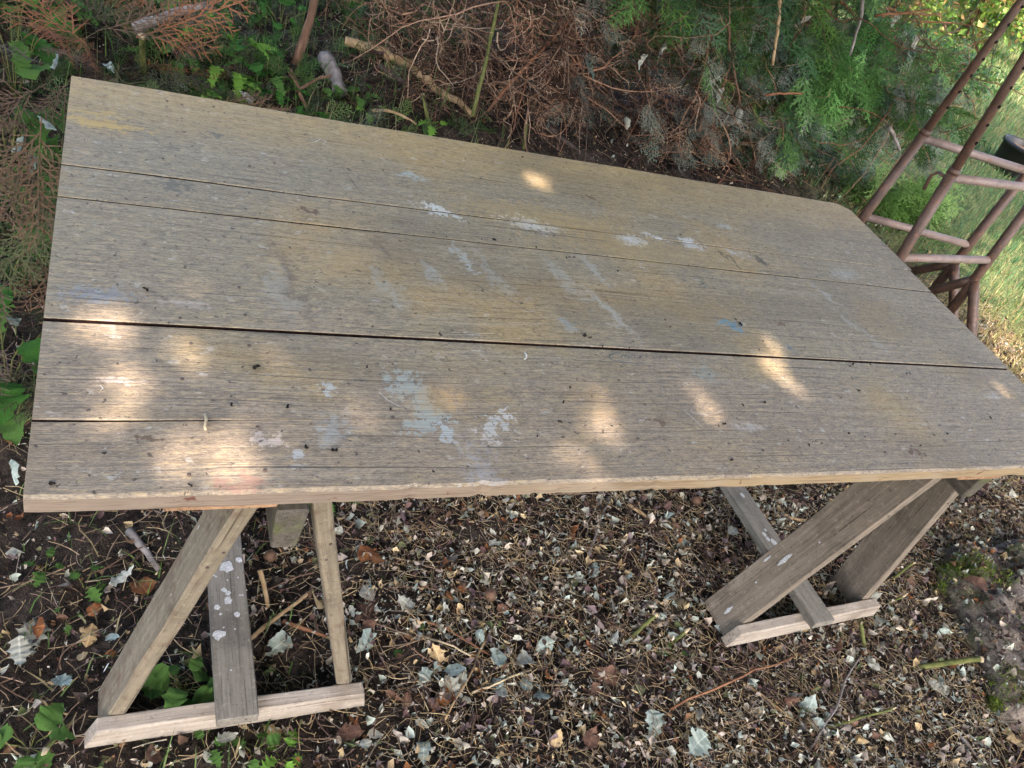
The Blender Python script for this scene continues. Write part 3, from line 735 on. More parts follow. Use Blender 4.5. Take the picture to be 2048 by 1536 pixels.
# ------------------------------------------------------------------ leaf litter (stuff)
PAL = {
    'pale': [(.38, .38, .31), (.44, .45, .38), (.31, .35, .30), (.48, .43, .35), (.40, .34, .28), (.35, .40, .35), (.30, .26, .22)],
    'brown': [(.13, .075, .05), (.09, .05, .038), (.17, .10, .065), (.12, .065, .06), (.20, .11, .055), (.075, .05, .042), (.14, .085, .075)],
    'rust': [(.26, .11, .04), (.22, .09, .04)], 'plum': [(.15, .10, .105), (.22, .165, .165), (.11, .07, .075), (.28, .22, .21)],
    'straw': [(.42, .32, .17), (.34, .26, .15), (.48, .38, .22)],
    'olive': [(.16, .17, .08), (.12, .15, .06), (.2, .2, .11)],
    'soil': [(.05, .035, .028), (.07, .05, .04), (.035, .028, .022)],
}
def palette(n, weights):
    ks = list(weights); p = np.array([weights[k] for k in ks], float); p /= p.sum()
    pick = rng.choice(len(ks), n, p=p); C = np.zeros((n, 3))
    for i, k in enumerate(ks):
        m = pick == i; a = np.array(PAL[k]); C[m] = a[rng.integers(0, len(a), m.sum())]
    return np.minimum(C * rng.uniform(.7, 1.25, (n, 1)) * np.where(C.mean(1, keepdims=True) > .25, 1.18, .95), .8)
def rand_pts(n, x0, x1, y0, y1, dens=None):
    P = np.stack([rng.uniform(x0, x1, n), rng.uniform(y0, y1, n)], 1)
    if dens is not None: P = P[rng.uniform(size=n) < dens(P[:, 0], P[:, 1])]
    return P
def seen(P, z=0., m=120):
    X = np.concatenate([P, np.full((len(P), 1), z)], 1) - CAM; d = X @ R
    zz = np.where(-d[:, 2] > .05, -d[:, 2], np.nan)
    u = 1024 + F * d[:, 0] / zz; v = 768 - F * d[:, 1] / zz
    return (u > -m) & (u < 2048 + m) & (v > -m) & (v < 1536 + m)
def litter(name, n, x0, x1, y0, y1, smin, smax, weights, tilt, lift, kinds, dens=None, mat=None):
    P = rand_pts(n, x0, x1, y0, y1, dens); P = P[seen(P)]; N = len(P)
    z = ground_z(P[:, 0], P[:, 1]) + rng.uniform(.002, lift, N)
    loc = np.concatenate([P, z[:, None]], 1)
    nd = np.stack([rng.normal(size=N) * tilt, rng.normal(size=N) * tilt, np.ones(N)], 1)
    M = basis(nd, rng.uniform(0, 6.28, N))
    s = smin * (smax / smin) ** (rng.uniform(size=N) ** 1.8)
    C = palette(N, weights); sp = Soup(); k = rng.integers(0, len(kinds), N)
    cl = np.sin(P[:, 0] * 9 + 2 * np.sin(P[:, 1] * 7)) * np.sin(P[:, 1] * 11 + 2 * np.sin(P[:, 0] * 6 + 1)) + .6 * np.sin(P[:, 0] * 23 + P[:, 1] * 17) * np.sin(P[:, 1] * 29 - P[:, 0] * 13)
    swap = (rng.uniform(size=N) < .55) & (np.abs(cl) > .35); hi = palette(N, {'pale': 75, 'straw': 18, 'olive': 7}); lo = palette(N, {'brown': 35, 'plum': 25, 'soil': 40})
    if weights['pale'] > 20: C[swap] = np.where((cl > 0)[:, None], hi, lo)[swap]
    for i, (tv, tf) in enumerate(kinds):
        m = k == i
        if m.any(): sp.add(*scatter(tv, tf, M[m], loc[m], s[m], C[m]))
    return sp.mesh(name, [mat or M_LITTER])
LK = [leaf_tpl(.6, .5, .30, .5, 3, 1), leaf_tpl(-.6, .8, .24, .5, 2, 2), leaf_tpl(1.2, .3, .32, .5, 3, 3), leaf_tpl(.5, -.7, .3, .5, 2, 4), leaf_tpl(-1.0, .9, .22, .5, 3, 5), leaf_tpl(.3, 1.2, .2, .5, 2, 6), leaf_tpl(1.8, .6, .2, .5, 3, 7), leaf_tpl(.8, 1.5, .10, .4, 2, 8), leaf_tpl(-.5, .3, .09, .4, 2, 9), leaf_tpl(.7, .3, .07, .4, 2, 10)]
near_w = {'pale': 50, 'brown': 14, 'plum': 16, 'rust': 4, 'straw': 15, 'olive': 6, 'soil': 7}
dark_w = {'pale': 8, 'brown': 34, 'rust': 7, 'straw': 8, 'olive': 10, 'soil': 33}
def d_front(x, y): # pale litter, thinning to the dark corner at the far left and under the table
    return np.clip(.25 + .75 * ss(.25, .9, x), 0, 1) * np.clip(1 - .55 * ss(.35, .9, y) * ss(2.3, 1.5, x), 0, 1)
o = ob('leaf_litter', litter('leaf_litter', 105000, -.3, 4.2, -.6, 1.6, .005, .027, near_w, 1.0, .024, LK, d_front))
tag(o, 'pale and brown dry leaf bits carpeting the ground below the table', 'leaf litter', kind='stuff')
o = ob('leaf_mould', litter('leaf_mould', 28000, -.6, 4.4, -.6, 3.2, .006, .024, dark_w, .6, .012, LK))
tag(o, 'dark broken leaf mould between the fallen leaves', 'leaf litter', kind='stuff')
def straws(name, n, x0, x1, y0, y1, l0, l1, r0, r1, cols, dens=None, arch=.10, lift=.02, mat=None, K=5):
    P = rand_pts(n, x0, x1, y0, y1, dens); P = P[seen(P)]; N = len(P)
    a = rng.uniform(0, 6.28, N); L = rng.uniform(l0, l1, N) * rng.uniform(.5, 1, N); t = np.linspace(-.5, .5, K)
    bend = rng.normal(size=N) * .35
    ang = a[:, None] + bend[:, None] * t[None] * 2
    dx = np.cumsum(np.cos(ang), 1) * (L / K)[:, None]; dy = np.cumsum(np.sin(ang), 1) * (L / K)[:, None]
    X = P[:, :1] + dx; Y = P[:, 1:] + dy
    pitch = rng.normal(size=N) * arch
    Z = ground_z(X, Y) + rng.uniform(.006, lift, N)[:, None] + np.abs(t[None] * L[:, None] * pitch[:, None]) + (.25 - t[None] ** 2) * L[:, None] * rng.uniform(0, .2, N)[:, None]
    C = np.array(cols)[rng.integers(0, len(cols), N)] * rng.uniform(.7, 1.25, (N, 1))
    sp = Soup(); sp.add(*tubes(np.stack([X, Y, Z], 2), rng.uniform(r0, r1, N), 3, .6, C))
    return sp.mesh(name, [mat or M_STRAW])
o = ob('straw_litter', straws('straw_litter', 46000, -.3, 4.3, -.6, 1.9, .02, .12, .0006, .0013, PAL['straw'] + [(.38, .33, .25), (.3, .22, .13)], d_front, K=4))
tag(o, 'thin dry grass stems lying among the fallen leaves', 'straw', kind='stuff')
o = ob('twig_litter', straws('twig_litter', 3800, -.4, 4.2, -.6, 3.0, .05, .25, .0009, .0022, [(.13, .08, .055), (.2, .13, .09), (.09, .06, .05), (.26, .19, .13)], None, .06, .02, M_TWIG, 7))
tag(o, 'fine brown twigs strewn over the ground', 'twigs', kind='stuff')

# ------------------------------------------------------------------ grass (stuff)
def blades(n, x0, x1, y0, y1, h0, h1, w0, cols, dens, lean=.4, zb=-.005, filt=True):
    P = rand_pts(n, x0, x1, y0, y1, dens)
    if filt: P = P[seen(P, .05, 60)]
    N = len(P)
    h = rng.uniform(h0, h1, N); a = rng.uniform(0, 6.28, N); ln = np.abs(rng.normal(size=N)) * lean
    z = ground_z(P[:, 0], P[:, 1]) + zb
    tv = np.array([(-.5, 0, 0), (.5, 0, 0), (-.4, .5, 0), (.4, .5, 0), (0, 1, 0)]); tf = np.array([(0, 1, 3), (0, 3, 2), (2, 3, 4)], np.int32)
    d = np.stack([np.cos(a) * ln, np.sin(a) * ln, np.ones(N)], 1); d /= np.linalg.norm(d, axis=1, keepdims=True)
    sd_ = np.stack([-np.sin(a), np.cos(a), np.zeros(N)], 1)
    b0 = np.concatenate([P, z[:, None]], 1); wv = w0 * rng.uniform(.6, 1.4, N)
    mid = b0 + d * (h * .55)[:, None]; tip = mid + (d * .6 + np.stack([np.cos(a), np.sin(a), -.1 * np.ones(N)], 1) * (ln * .9)[:, None]) * (h * .5)[:, None]
    V = np.stack([b0 - sd_ * wv[:, None], b0 + sd_ * wv[:, None], mid - sd_ * wv[:, None] * .8, mid + sd_ * wv[:, None] * .8, tip], 1)
    C = np.array(cols)[rng.integers(0, len(cols), N)] * rng.uniform(.7, 1.3, (N, 1))
    Fc = (np.arange(N) * 5)[:, None, None] + tf[None]
    return V.reshape(-1, 3), Fc.reshape(-1, 3), np.repeat(C, 5, 0)
sp = Soup()
gcol = [(.08, .19, .07), (.11, .23, .08), (.06, .16, .07), (.15, .25, .08), (.24, .24, .10), (.32, .28, .14)]
dry = [(.30, .27, .10), (.38, .30, .14), (.20, .22, .07), (.44, .36, .20)]
dl = lambda x, y: lawn_amount(x, y)
sp.add(*blades(60000, 3.2, 7.5, -.5, 5.5, .03, .10, .0022, gcol, lambda x, y: dl(x, y) * ss(1.0, 2.6, y + .25 * (x - 4))))
sp.add(*blades(50000, 3.0, 6.5, -.6, 3.0, .03, .12, .0018, dry, lambda x, y: ss(3.0, 4.0, x) * ss(2.0, .8, y - .15 * (x - 4))))
sp.add(*blades(40000, 6.5, 15, 0, 13, .05, .13, .005, gcol, None))
o = ob('grass', sp.mesh('grass', [M_GRASS])); tag(o, 'short lawn grass, green and straw coloured, beyond the steel trestles', 'grass', kind='stuff')

# ------------------------------------------------------------------ conifer hedge
def spray_tpl(seed, nb=9, sub=5, wid=.011, droop=.25):
    r = np.random.default_rng(seed); V = []; Fc = []
    def strip_(p, q, w_):
        p = np.array(p); q = np.array(q); d = q - p; n = np.array([-d[1], d[0], 0]); n = n / (np.linalg.norm(n) + 1e-9) * w_
        k = len(V); V.extend([p - n, p + n, q + n * .45, q - n * .45]); Fc.append((k, k + 1, k + 2, k + 3))
    ax = lambda t: np.array([.06 * math.sin(t * 3 + seed), t, -droop * t * t])
    for i in range(3): strip_(ax(i / 3), ax((i + 1) / 3), wid * .9)
    for i in range(nb):
        t = .12 + .83 * i / nb; s = 1 if i % 2 else -1
        L = (.42 * (1 - t) ** .8 + .07) * r.uniform(.75, 1.2); an = math.radians(r.uniform(32, 52)) * s
        d = np.array([math.sin(an), math.cos(an), r.normal() * .14 - .1]); p0 = ax(t); p1 = p0 + d * L
        strip_(p0, p1, wid)
        m = max(2, int(sub * L / .35) + 1)
        for j in range(m):
            u = (j + .7) / (m + .3); s2 = 1 if j % 2 else -1; a2 = an + math.radians(r.uniform(30, 48)) * s2
            l2 = L * .38 * (1 - u * .6) + .02
            d2 = np.array([math.sin(a2), math.cos(a2), r.normal() * .2 - .05]); b0 = p0 + (p1 - p0) * u
            strip_(b0, b0 + d2 * l2, wid * .85)
    return np.array(V), np.array(Fc, np.int32)
SPR = [spray_tpl(i, nb=12, sub=6, wid=.012, droop=.15 + .12 * (i % 3)) for i in range(5)]
SPR_T = [spray_tpl(20 + i, nb=8, sub=2, wid=.006, droop=.3) for i in range(4)]
def front_y(x, z):
    """near face of the hedge"""
    return 2.62 + .22 * ss(.5, .0, z) - .12 * ss(.5, 1.2, z) + .10 * np.sin(x * 3.7 + z * 2) + .07 * np.sin(x * 8.1 + 1 + z * 5) + 1.5 * ss(4.3, 6.0, x) - .22 * ss(2.4, 1.8, x) + .9 * ss(1.2, .8, x) + .45 * ss(.22, .05, z) * ss(2.5, 1.9, x)
def hedge_sprays(n, x0, x1, z0, z1, smin, smax, cols, tpls, depth=.7, gate=None, out=-.9, drop=-.55, back=0.):
    x = rng.uniform(x0, x1, n); z = z0 + (z1 - z0) * rng.uniform(size=n); dd = depth * rng.uniform(size=n) ** 1.5
    if gate is not None:
        m = rng.uniform(size=n) < gate(x, z, dd); x, z, dd = x[m], z[m], dd[m]
    n = len(x); y = front_y(x, z) + dd + back
    ax = np.stack([rng.normal(size=n) * .55, out + rng.normal(size=n) * .4, drop + rng.normal(size=n) * .4], 1)
    M = frame_from_axis(ax, rng.uniform(0, 6.28, n)); s = rng.uniform(smin, smax, n)
    C = np.array(cols)[rng.integers(0, len(cols), n)] * rng.uniform(.45, 1.45, (n, 1)); k = rng.integers(0, len(tpls), n)
    z = np.maximum(z, ground_z(x, y) + .03)
    return x, np.stack([x, y, z], 1), M, s, C, k
GCOL = [(.075, .17, .045), (.06, .14, .055), (.10, .21, .045), (.085, .16, .09), (.12, .23, .05)]
GREY = [(.21, .27, .21), (.16, .23, .19), (.26, .29, .23), (.30, .32, .27)]
DCOL = [(.30, .16, .10), (.20, .11, .075), (.40, .25, .16), (.09, .055, .04), (.54, .40, .28), (.055, .038, .03), (.07, .045, .035)]
def green_gate(x, z, d):
    return np.clip(ss(2.35, 3.3, x + 2.0 * (z - .5)), .0, 1)
def dead_gate(x, z, d):
    return np.clip(1 - .75 * ss(2.8, 3.8, x + 1.4 * (z - .4)), 0, 1)
RIGHT = lambda x, z: ss(4.35, 3.75, x + .25 * np.sin(z * 7) + .6 * np.maximum(z - .5, 0))
hg = [hedge_sprays(4200, 1.2, 5.2, .02, 1.5, .12, .28, GCOL, SPR, .6, lambda x, z, d: green_gate(x, z, d) * RIGHT(x, z) * (.35 + .65 * (np.sin(x * 5.3 + 2 * np.sin(z * 4)) * np.cos(z * 6.1 + x) > -.25))),
      hedge_sprays(620, 1.8, 4.2, .02, .9, .10, .2, GREY, SPR, .2, lambda x, z, d: .25 + .75 * ss(2.2, 3, x)),
      hedge_sprays(480, 3.0, 4.1, .3, 1.05, .18, .30, [(.12, .28, .07), (.15, .32, .09), (.10, .24, .06)], SPR, .10, lambda x, z, d: np.exp(-((x - 3.36) / .24) ** 2 - ((z - .78) / .15) ** 2), -.5, -.9, -.12),
      hedge_sprays(160, 4.0, 4.6, .05, .3, .20, .34, [(.17, .29, .08), (.13, .24, .06)], SPR, .10, None, -.7, -.6, -.12),
      hedge_sprays(1100, .9, 2.9, 1.5, 2.5, .35, .55, GCOL, SPR_T, .5, None, -.8, -.3, -.32),  # unseen overhanging foliage, added to shade the lower hedge from the sky
      hedge_sprays(900, .9, 3.3, .4, 2.2, .24, .33, GCOL, SPR, .8, None, -.9, -.55, .5)]
hd_ = [hedge_sprays(1000, .85, 4.1, .0, .9, .10, .22, DCOL, SPR_T, .55, dead_gate), ]
# curly dead twigs
def twig_paths(n, x0, x1, z0, z1, gate, L0, L1, K=9, depth=.6):
    x = rng.uniform(x0, x1, n); z = rng.uniform(z0, z1, n); dd = depth * rng.uniform(size=n) ** 1.3
    m = rng.uniform(size=n) < gate(x, z, dd); x, z, dd = x[m], z[m], dd[m]; n = len(x)
    y = front_y(x, z) + dd; L = rng.uniform(L0, L1, n)
    d = np.stack([rng.normal(size=n) * .8 + .3, -.5 + .5 * rng.normal(size=n), rng.normal(size=n) * .55 - .25], 1)
    P = np.zeros((n, K, 3)); p = np.stack([x, y, z], 1); turn = rng.normal(size=(n, 3)) * .35
    for k in range(K):
        P[:, k] = p; d = d / np.linalg.norm(d, axis=1, keepdims=True)
        p = p + d * (L / K)[:, None]; d = d + turn + rng.normal(size=(n, 3)) * .28
    P[:, :, 2] = np.maximum(P[:, :, 2], ground_z(P[:, :, 0], P[:, :, 1]) + .01)
    return x, P
tw = [(*twig_paths(5000, .85, 4.2, 0, 1.0, dead_gate, .12, .42), .0016, .0038, DCOL), (*twig_paths(480, 1.0, 4.2, .02, 1.1, lambda x, z, d: .7 + 0 * x, .4, .9, 12, .4), .002, .005, [(.30, .15, .09), (.24, .15, .10), (.36, .22, .14), (.16, .11, .085)])]
cut = [0, 1.75, 2.7, 3.55, 9]
TR = [(1.30, 3.55), (2.30, 3.45), (3.25, 3.45), (3.95, 3.6)]
LAB = ['conifer with a bare brown twiggy skirt above the dark soil bank', 'conifer with dead brown tangle and a few green sprays at its middle',
       'conifer with bright green drooping sprays behind the tabletop corner', 'shaded green conifer behind the rusty steel trestles']
for i, (tx, ty) in enumerate(TR):
    gz = float(ground_z(tx, ty)); root = thing('conifer', (tx, ty, gz), LAB[i], 'conifer', 'conifers of the hedge'); o0 = np.array([tx, ty, gz])
    ob('trunk', tube_mesh('trunk', [(0, 0, -.05), (.02, -.01, .4), (-.02, .02, 1.2), (0, 0, 2.7)], [.075, .06, .045, .015], M_BARK, 12, 1, True, .05), root)
    for b in range(9):
        a = rng.uniform(-2.6, -.5); z0 = rng.uniform(.05, 1.0); L = rng.uniform(.5, .95)
        e = np.array([math.cos(a) * L, math.sin(a) * L, z0 + rng.uniform(-.1, .3)])
        ob('branch', tube_mesh('branch', curve_pts((0, 0, z0), e, 8, -.06, .03), .012, M_BARK5, 7, .35, True, .05), root)
    sp = Soup()
    for (x, loc, M, s, C, k) in hg:
        m = (x >= cut[i]) & (x < cut[i + 1])
        for j in range(5):
            mm = m & (k == j)
            tp = SPR if s.max() < .345 else SPR_T
            if j < len(tp) and mm.any(): sp.add(*scatter(*tp[j], M[mm], loc[mm] - o0, s[mm], C[mm]))
    ob('foliage', sp.mesh('foliage', [M_CONIFER]), root)
    sp = Soup()
    for (x, loc, M, s, C, k) in hd_:
        for j in range(4):
            mm = (x >= cut[i]) & (x < cut[i + 1]) & (k == j)
            if mm.any(): sp.add(*scatter(*SPR_T[j], M[mm], loc[mm] - o0, s[mm], C[mm]))
    for (x, P, r0, r1, cl) in tw:
        mm = (x >= cut[i]) & (x < cut[i + 1])
        if mm.any():
            nn = mm.sum(); sp.add(*tubes(P[mm] - o0, rng.uniform(r0, r1, nn), 3, .4, np.array(cl)[rng.integers(0, len(cl), nn)] * rng.uniform(.6, 1.3, (nn, 1))))
    if sp.n: 
        q = ob('dead_twigs', sp.mesh('dead_twigs', [M_DEADFROND]), root); q['kind'] = 'stuff'

# ------------------------------------------------------------------ far shrubs in the sun
def shrub(loc, r, h, n, leaf, cols, label):
    root = thing('shrub', (*loc, float(ground_z(*loc))), label, 'shrub', 'shrubs beyond the lawn')
    for k in range(5):
        a = rng.uniform(0, 6.28); e = (math.cos(a) * r * .6, math.sin(a) * r * .6, h * rng.uniform(.6, .95))
        ob('stem', tube_mesh('stem', curve_pts((rng.normal() * .05, rng.normal() * .05, 0), e, 7, .05, .03), .03, M_BARK, 7, .3), root)
    cl = rng.normal(size=(26, 3)); cl /= np.linalg.norm(cl, axis=1, keepdims=True); cl *= rng.uniform(.35, .95, (26, 1))
    c = cl[rng.integers(0, 26, n)] + rng.normal(size=(n, 3)) * .16
    P = np.stack([c[:, 0] * r, c[:, 1] * r, h * .52 + c[:, 2] * h * .5], 1); P[:, 2] = np.maximum(P[:, 2], .03)
    M = basis(rng.normal(size=(n, 3)) + np.array([0, -.3, .6]), rng.uniform(0, 6.28, n))
    tv, tf = leaf_tpl(.3, .2, .3, .1, 1, 3); sp = Soup()
    sp.add(*scatter(tv, tf, M, P, rng.uniform(.6, 1.3, n) * leaf, np.array(cols)[rng.integers(0, len(cols), n)] * rng.uniform(.7, 1.3, (n, 1))))
    ob('crown', sp.mesh('crown', [M_GREEN]), root)
SH = [(.14, .25, .045), (.20, .32, .05), (.10, .20, .035), (.26, .34, .08), (.3, .2, .08)]
shrub((8.4, 7.4), 1.5, 2.0, 9000, .10, SH, 'sunlit shrub at the end of the hedge, left of the steel posts')
shrub((10.6, 8.2), 1.6, 2.4, 9000, .11, SH, 'bright yellow green shrub seen between the steel posts')
shrub((13.5, 9.6), 2.0, 2.8, 9000, .13, SH, 'farthest sunlit shrub at the edge of the lawn')
shrub((7.0, 5.5), .8, .55, 3000, .06, GCOL, 'low shaded shrub between the conifers and the sunlit shrubs')

# ------------------------------------------------------------------ plant pot
pp = atg((2016, 350)); pot = thing('plant_pot', (pp[0], pp[1] + .02, float(ground_z(pp[0], pp[1]))), 'black plastic plant pot of dry soil standing on the lawn', 'plant pot')
def lathe(name, prof, mat, n=28):
    V = []; Fc = []
    for r_, z in prof: V += [(r_ * math.cos(a), r_ * math.sin(a), z) for a in np.arange(n) * 2 * np.pi / n]
    for i in range(len(prof) - 1):
        for j in range(n): Fc.append((i * n + j, i * n + (j + 1) % n, (i + 1) * n + (j + 1) % n, (i + 1) * n + j))
    return mesh_py(name, V, Fc, [mat], True)
ob('pot_wall', lathe('pot_wall', [(.001, 0), (.15, 0), (.155, .01), (.185, .22), (.195, .222), (.197, .25), (.185, .252), (.178, .24), (.165, .17)], mat_plain('black_plastic', (.012, .012, .014), .4, .5, .2)), pot)
ob('potting_soil', lathe('potting_soil', [(.171, .205), (.10, .215), (.001, .222)], mat_plain('dry_soil', (.20, .13, .08), .95, .1, .5, 60, .8)), pot)

# ------------------------------------------------------------------ mossy rock
def make_rock():
    import bmesh
    c = np.array([2.76, -.05, 0]); root = thing('rock', (c[0], c[1], 0), 'low broad mossy rock half buried beside the darker trestle', 'rock')
    bm = bmesh.new(); bmesh.ops.create_icosphere(bm, subdivisions=6, radius=1)
    from mathutils import noise as mn
    for vv in bm.verts:
        p = vv.co.copy(); an = math.atan2(p.y, p.x)
        k = 1 + .16 * math.sin(2 * an + .6) + .09 * math.sin(3 * an + 2) + .05 * math.sin(7 * an)
        e = lambda v_, k_: math.copysign(abs(v_) ** k_, v_)
        x, y, z = e(p.x, .7) * .40 * k, e(p.y, .7) * .33 * k, e(p.z, .5) * .115
        d = mn.fractal(Vector((x * 4, y * 4, z * 4 + 3)), 1, 2, 3) * .05 - abs(mn.noise(Vector((x * 9, y * 9, z * 14)))) * .035 + mn.fractal(Vector((x * 40, y * 40, z * 40)), 1, 2, 4) * .007
        nrm = Vector((p.x, p.y, p.z * .8)).normalized(); vv.co = Vector((x, y, z)) + nrm * d
    for f_ in bm.faces: f_.smooth = True
    me = bpy.data.meshes.new('stone'); bm.to_mesh(me); bm.free()
    t = NT('mossy_stone'); co = t.coord('Object'); n = t.noise(co, 22, 6, .65); n2 = t.noise(co, 120, 4, .6)
    cc = t.mix(t.rng(n, .42, .58), (.075, .062, .052, 1), (.25, .21, .175, 1)); cc = t.mix(t.rng(n2, .55, .7, 0, .5), cc, (.26, .23, .20, 1))
    cc = t.mix(t.rng(t.noise(co, 6, 3), .55, .7, 0, .7), cc, (.09, .12, .03, 1)); t.color(cc); t.bump(t.math('ADD', n, n2), 1, .012); me.materials.append(t.m)
    st = ob('stone', me, root, None, (0, 0, math.radians(-8)))
    # moss tufts on top
    V_ = np.array([v.co[:] for v in me.vertices]); a = math.radians(-8); Rz = np.array([[math.cos(a), -math.sin(a), 0], [math.sin(a), math.cos(a), 0], [0, 0, 1]]); Vw = V_ @ Rz.T
    for qs, rad, n_ in (([(1925, 1125), (1960, 1140), (1990, 1150), (1900, 1120)], .06, 1400), ([(1845, 1140)], .045, 500), ([(1985, 1385), (2040, 1365), (1960, 1370)], .06, 1100)):
        sp = Soup(); P = []
        for q in qs:
            w0 = atg(q, .08) - np.array(root.location); j = np.hypot(Vw[:, 0] - w0[0], Vw[:, 1] - w0[1]) + 10 * (Vw[:, 2] < -.02)
            near = np.where(j < rad)[0]
            if len(near) == 0: near = np.argsort(j)[:6]
            P.append(Vw[rng.choice(near, n_ // len(qs))] + rng.normal(size=(n_ // len(qs), 3)) * .006)
        P = np.concatenate(P); N = len(P); tv = np.array([(-.12, 0, 0), (.12, 0, 0), (0, 1, 0)]); tf = np.array([(0, 1, 2)], np.int32)
        M = frame_from_axis(np.stack([rng.normal(size=N) * .6, rng.normal(size=N) * .6, np.ones(N)], 1), rng.uniform(0, 6, N))
        sp.add(*scatter(tv, tf, M, P, rng.uniform(.008, .02, N), np.array([(.16, .22, .04), (.22, .28, .06), (.11, .16, .03)])[rng.integers(0, 3, N)]))
        q_ = ob('moss', sp.mesh('moss', [M_MOSS]), root); q_['kind'] = 'stuff'
    up = np.where((Vw[:, 2] > .045))[0]; n_ = 1500; P = Vw[rng.choice(up, n_)] + np.array(root.location) + rng.normal(size=(n_, 3)) * .004 + [0, 0, .004]
    M = basis(np.stack([rng.normal(size=n_) * .5, rng.normal(size=n_) * .5, np.ones(n_)], 1), rng.uniform(0, 6.28, n_)); C = palette(n_, {'pale': 36, 'brown': 30, 'rust': 5, 'straw': 14, 'olive': 6, 'soil': 9}); k = rng.integers(0, len(LK), n_); sp = Soup()
    for j in range(len(LK)):
        m = k == j; sp.add(*scatter(*LK[j], M[m], P[m], rng.uniform(.007, .024, m.sum()), C[m]))
    tag(ob('leaf_litter', sp.mesh('leaf_litter', [M_LITTER])), 'dry leaf bits scattered on top of the mossy rock', 'leaf litter', kind='stuff')
make_rock()

# ------------------------------------------------------------------ tabletop debris: single dark crumbs
def crumb_mesh(seed):
    r = np.random.default_rng(seed); n = 5; p = np.zeros((n, 3)); d = np.array([1., 0, 0])
    for i in range(1, n): 
        a = r.normal() * .8; d = np.array([d[0] * math.cos(a) - d[1] * math.sin(a), d[0] * math.sin(a) + d[1] * math.cos(a), 0]); p[i] = p[i - 1] + d * .25
    p -= p.mean(0); p[:, 2] = .16 + .1 * r.uniform(size=n)
    return tube_mesh('crumb', p, np.array([.10, .2, .15, .22, .1]) * r.uniform(.7, 1.2, n), M_DEBRIS, 5, 1, True, .15)
CM = [crumb_mesh(i) for i in range(9)]
CR = [((291, 581), 13), ((512, 737), 16), ((463, 811), 10), ((574, 815), 12), ((612, 896), 11), ((668, 902), 13), ((104, 969), 12), ((380, 972), 9), ((208, 908), 8), ((880, 671), 10), ((988, 481), 11), ((963, 479), 7), ((893, 475), 7), ((1020, 480), 6), ((1072, 495), 8), ((1168, 672), 15), ((1180, 677), 10), ((1205, 694), 9), ((1258, 697), 7),
      ((1480, 650), 14), ((1470, 640), 9), ((733, 735), 8), ((781, 820), 8), ((1074, 873), 6), ((1139, 776), 8), ((1126, 806), 10), ((1119, 846), 13), ((1138, 847), 6), ((1223, 853), 6), ((1447, 849), 13), ((1437, 853), 7), ((1528, 806), 11), ((1485, 811), 7), ((1697, 868), 9), ((1617, 892), 10), ((1575, 882), 7), ((1642, 888), 8), ((1462, 921), 8), ((1525, 902), 7), ((1729, 875), 7), ((1790, 869), 7), ((1840, 952 - 60), 7), ((1893, 868), 8), ((1868, 871), 7), ((1716, 782), 12), ((1681, 797), 7), ((1812, 748), 7), ((1820, 749), 7), ((1705, 730), 12), ((1740, 730), 8), ((1980, 836), 8), ((1045, 315), 9), ((1067, 330), 5), ((1105, 328), 6), ((1126, 336), 7), ((1360, 470), 8), ((1132, 516), 8), ((1148, 515), 8), ((1138, 515), 6), ((1235, 543), 7), ((1525, 683), 6), ((840, 650), 6), ((866, 944), 8), ((1340, 655), 7)]
for i, (q, mm) in enumerate(CR):
    x, y = T(q); o = ob('debris_crumb', CM[i % 9], None, (x, y, TZ + .0008), (0, 0, rng.uniform(0, 6.28)), mm * .00085)
    pn = 'wide back plank' if y > .752 else 'narrow plank' if y > .648 else 'middle plank' if y > .327 else 'front plank'
    sz = 'large' if mm > 11 else 'small' if mm > 7 else 'tiny'; hf = 'nearer the paler trestle' if x < .75 else 'mid length' if x < 1.35 else 'nearer the steel trestles'
    tag(o, '%s dark crumb of debris on the %s, %s' % (sz, pn, hf), 'debris', 'dark crumbs scattered on the tabletop')
tag(ob('straw', tube_mesh('straw', np.array([on(q) + [0, 0, .004] for q in ((410, 832), (412, 845), (409, 858), (411, 864))]), .0022, M_STEMCUT, 6, .8)), 'short pale straw lying on the front plank near the split', 'straw')
tag(ob('straw', tube_mesh('straw', np.array([on(q) + [0, 0, .004] for q in ((1048, 708), (1052, 714), (1051, 720), (1047, 722))]), .0014, M_CHALK, 6, .8)), 'tiny white curled thread on the front plank', 'thread')

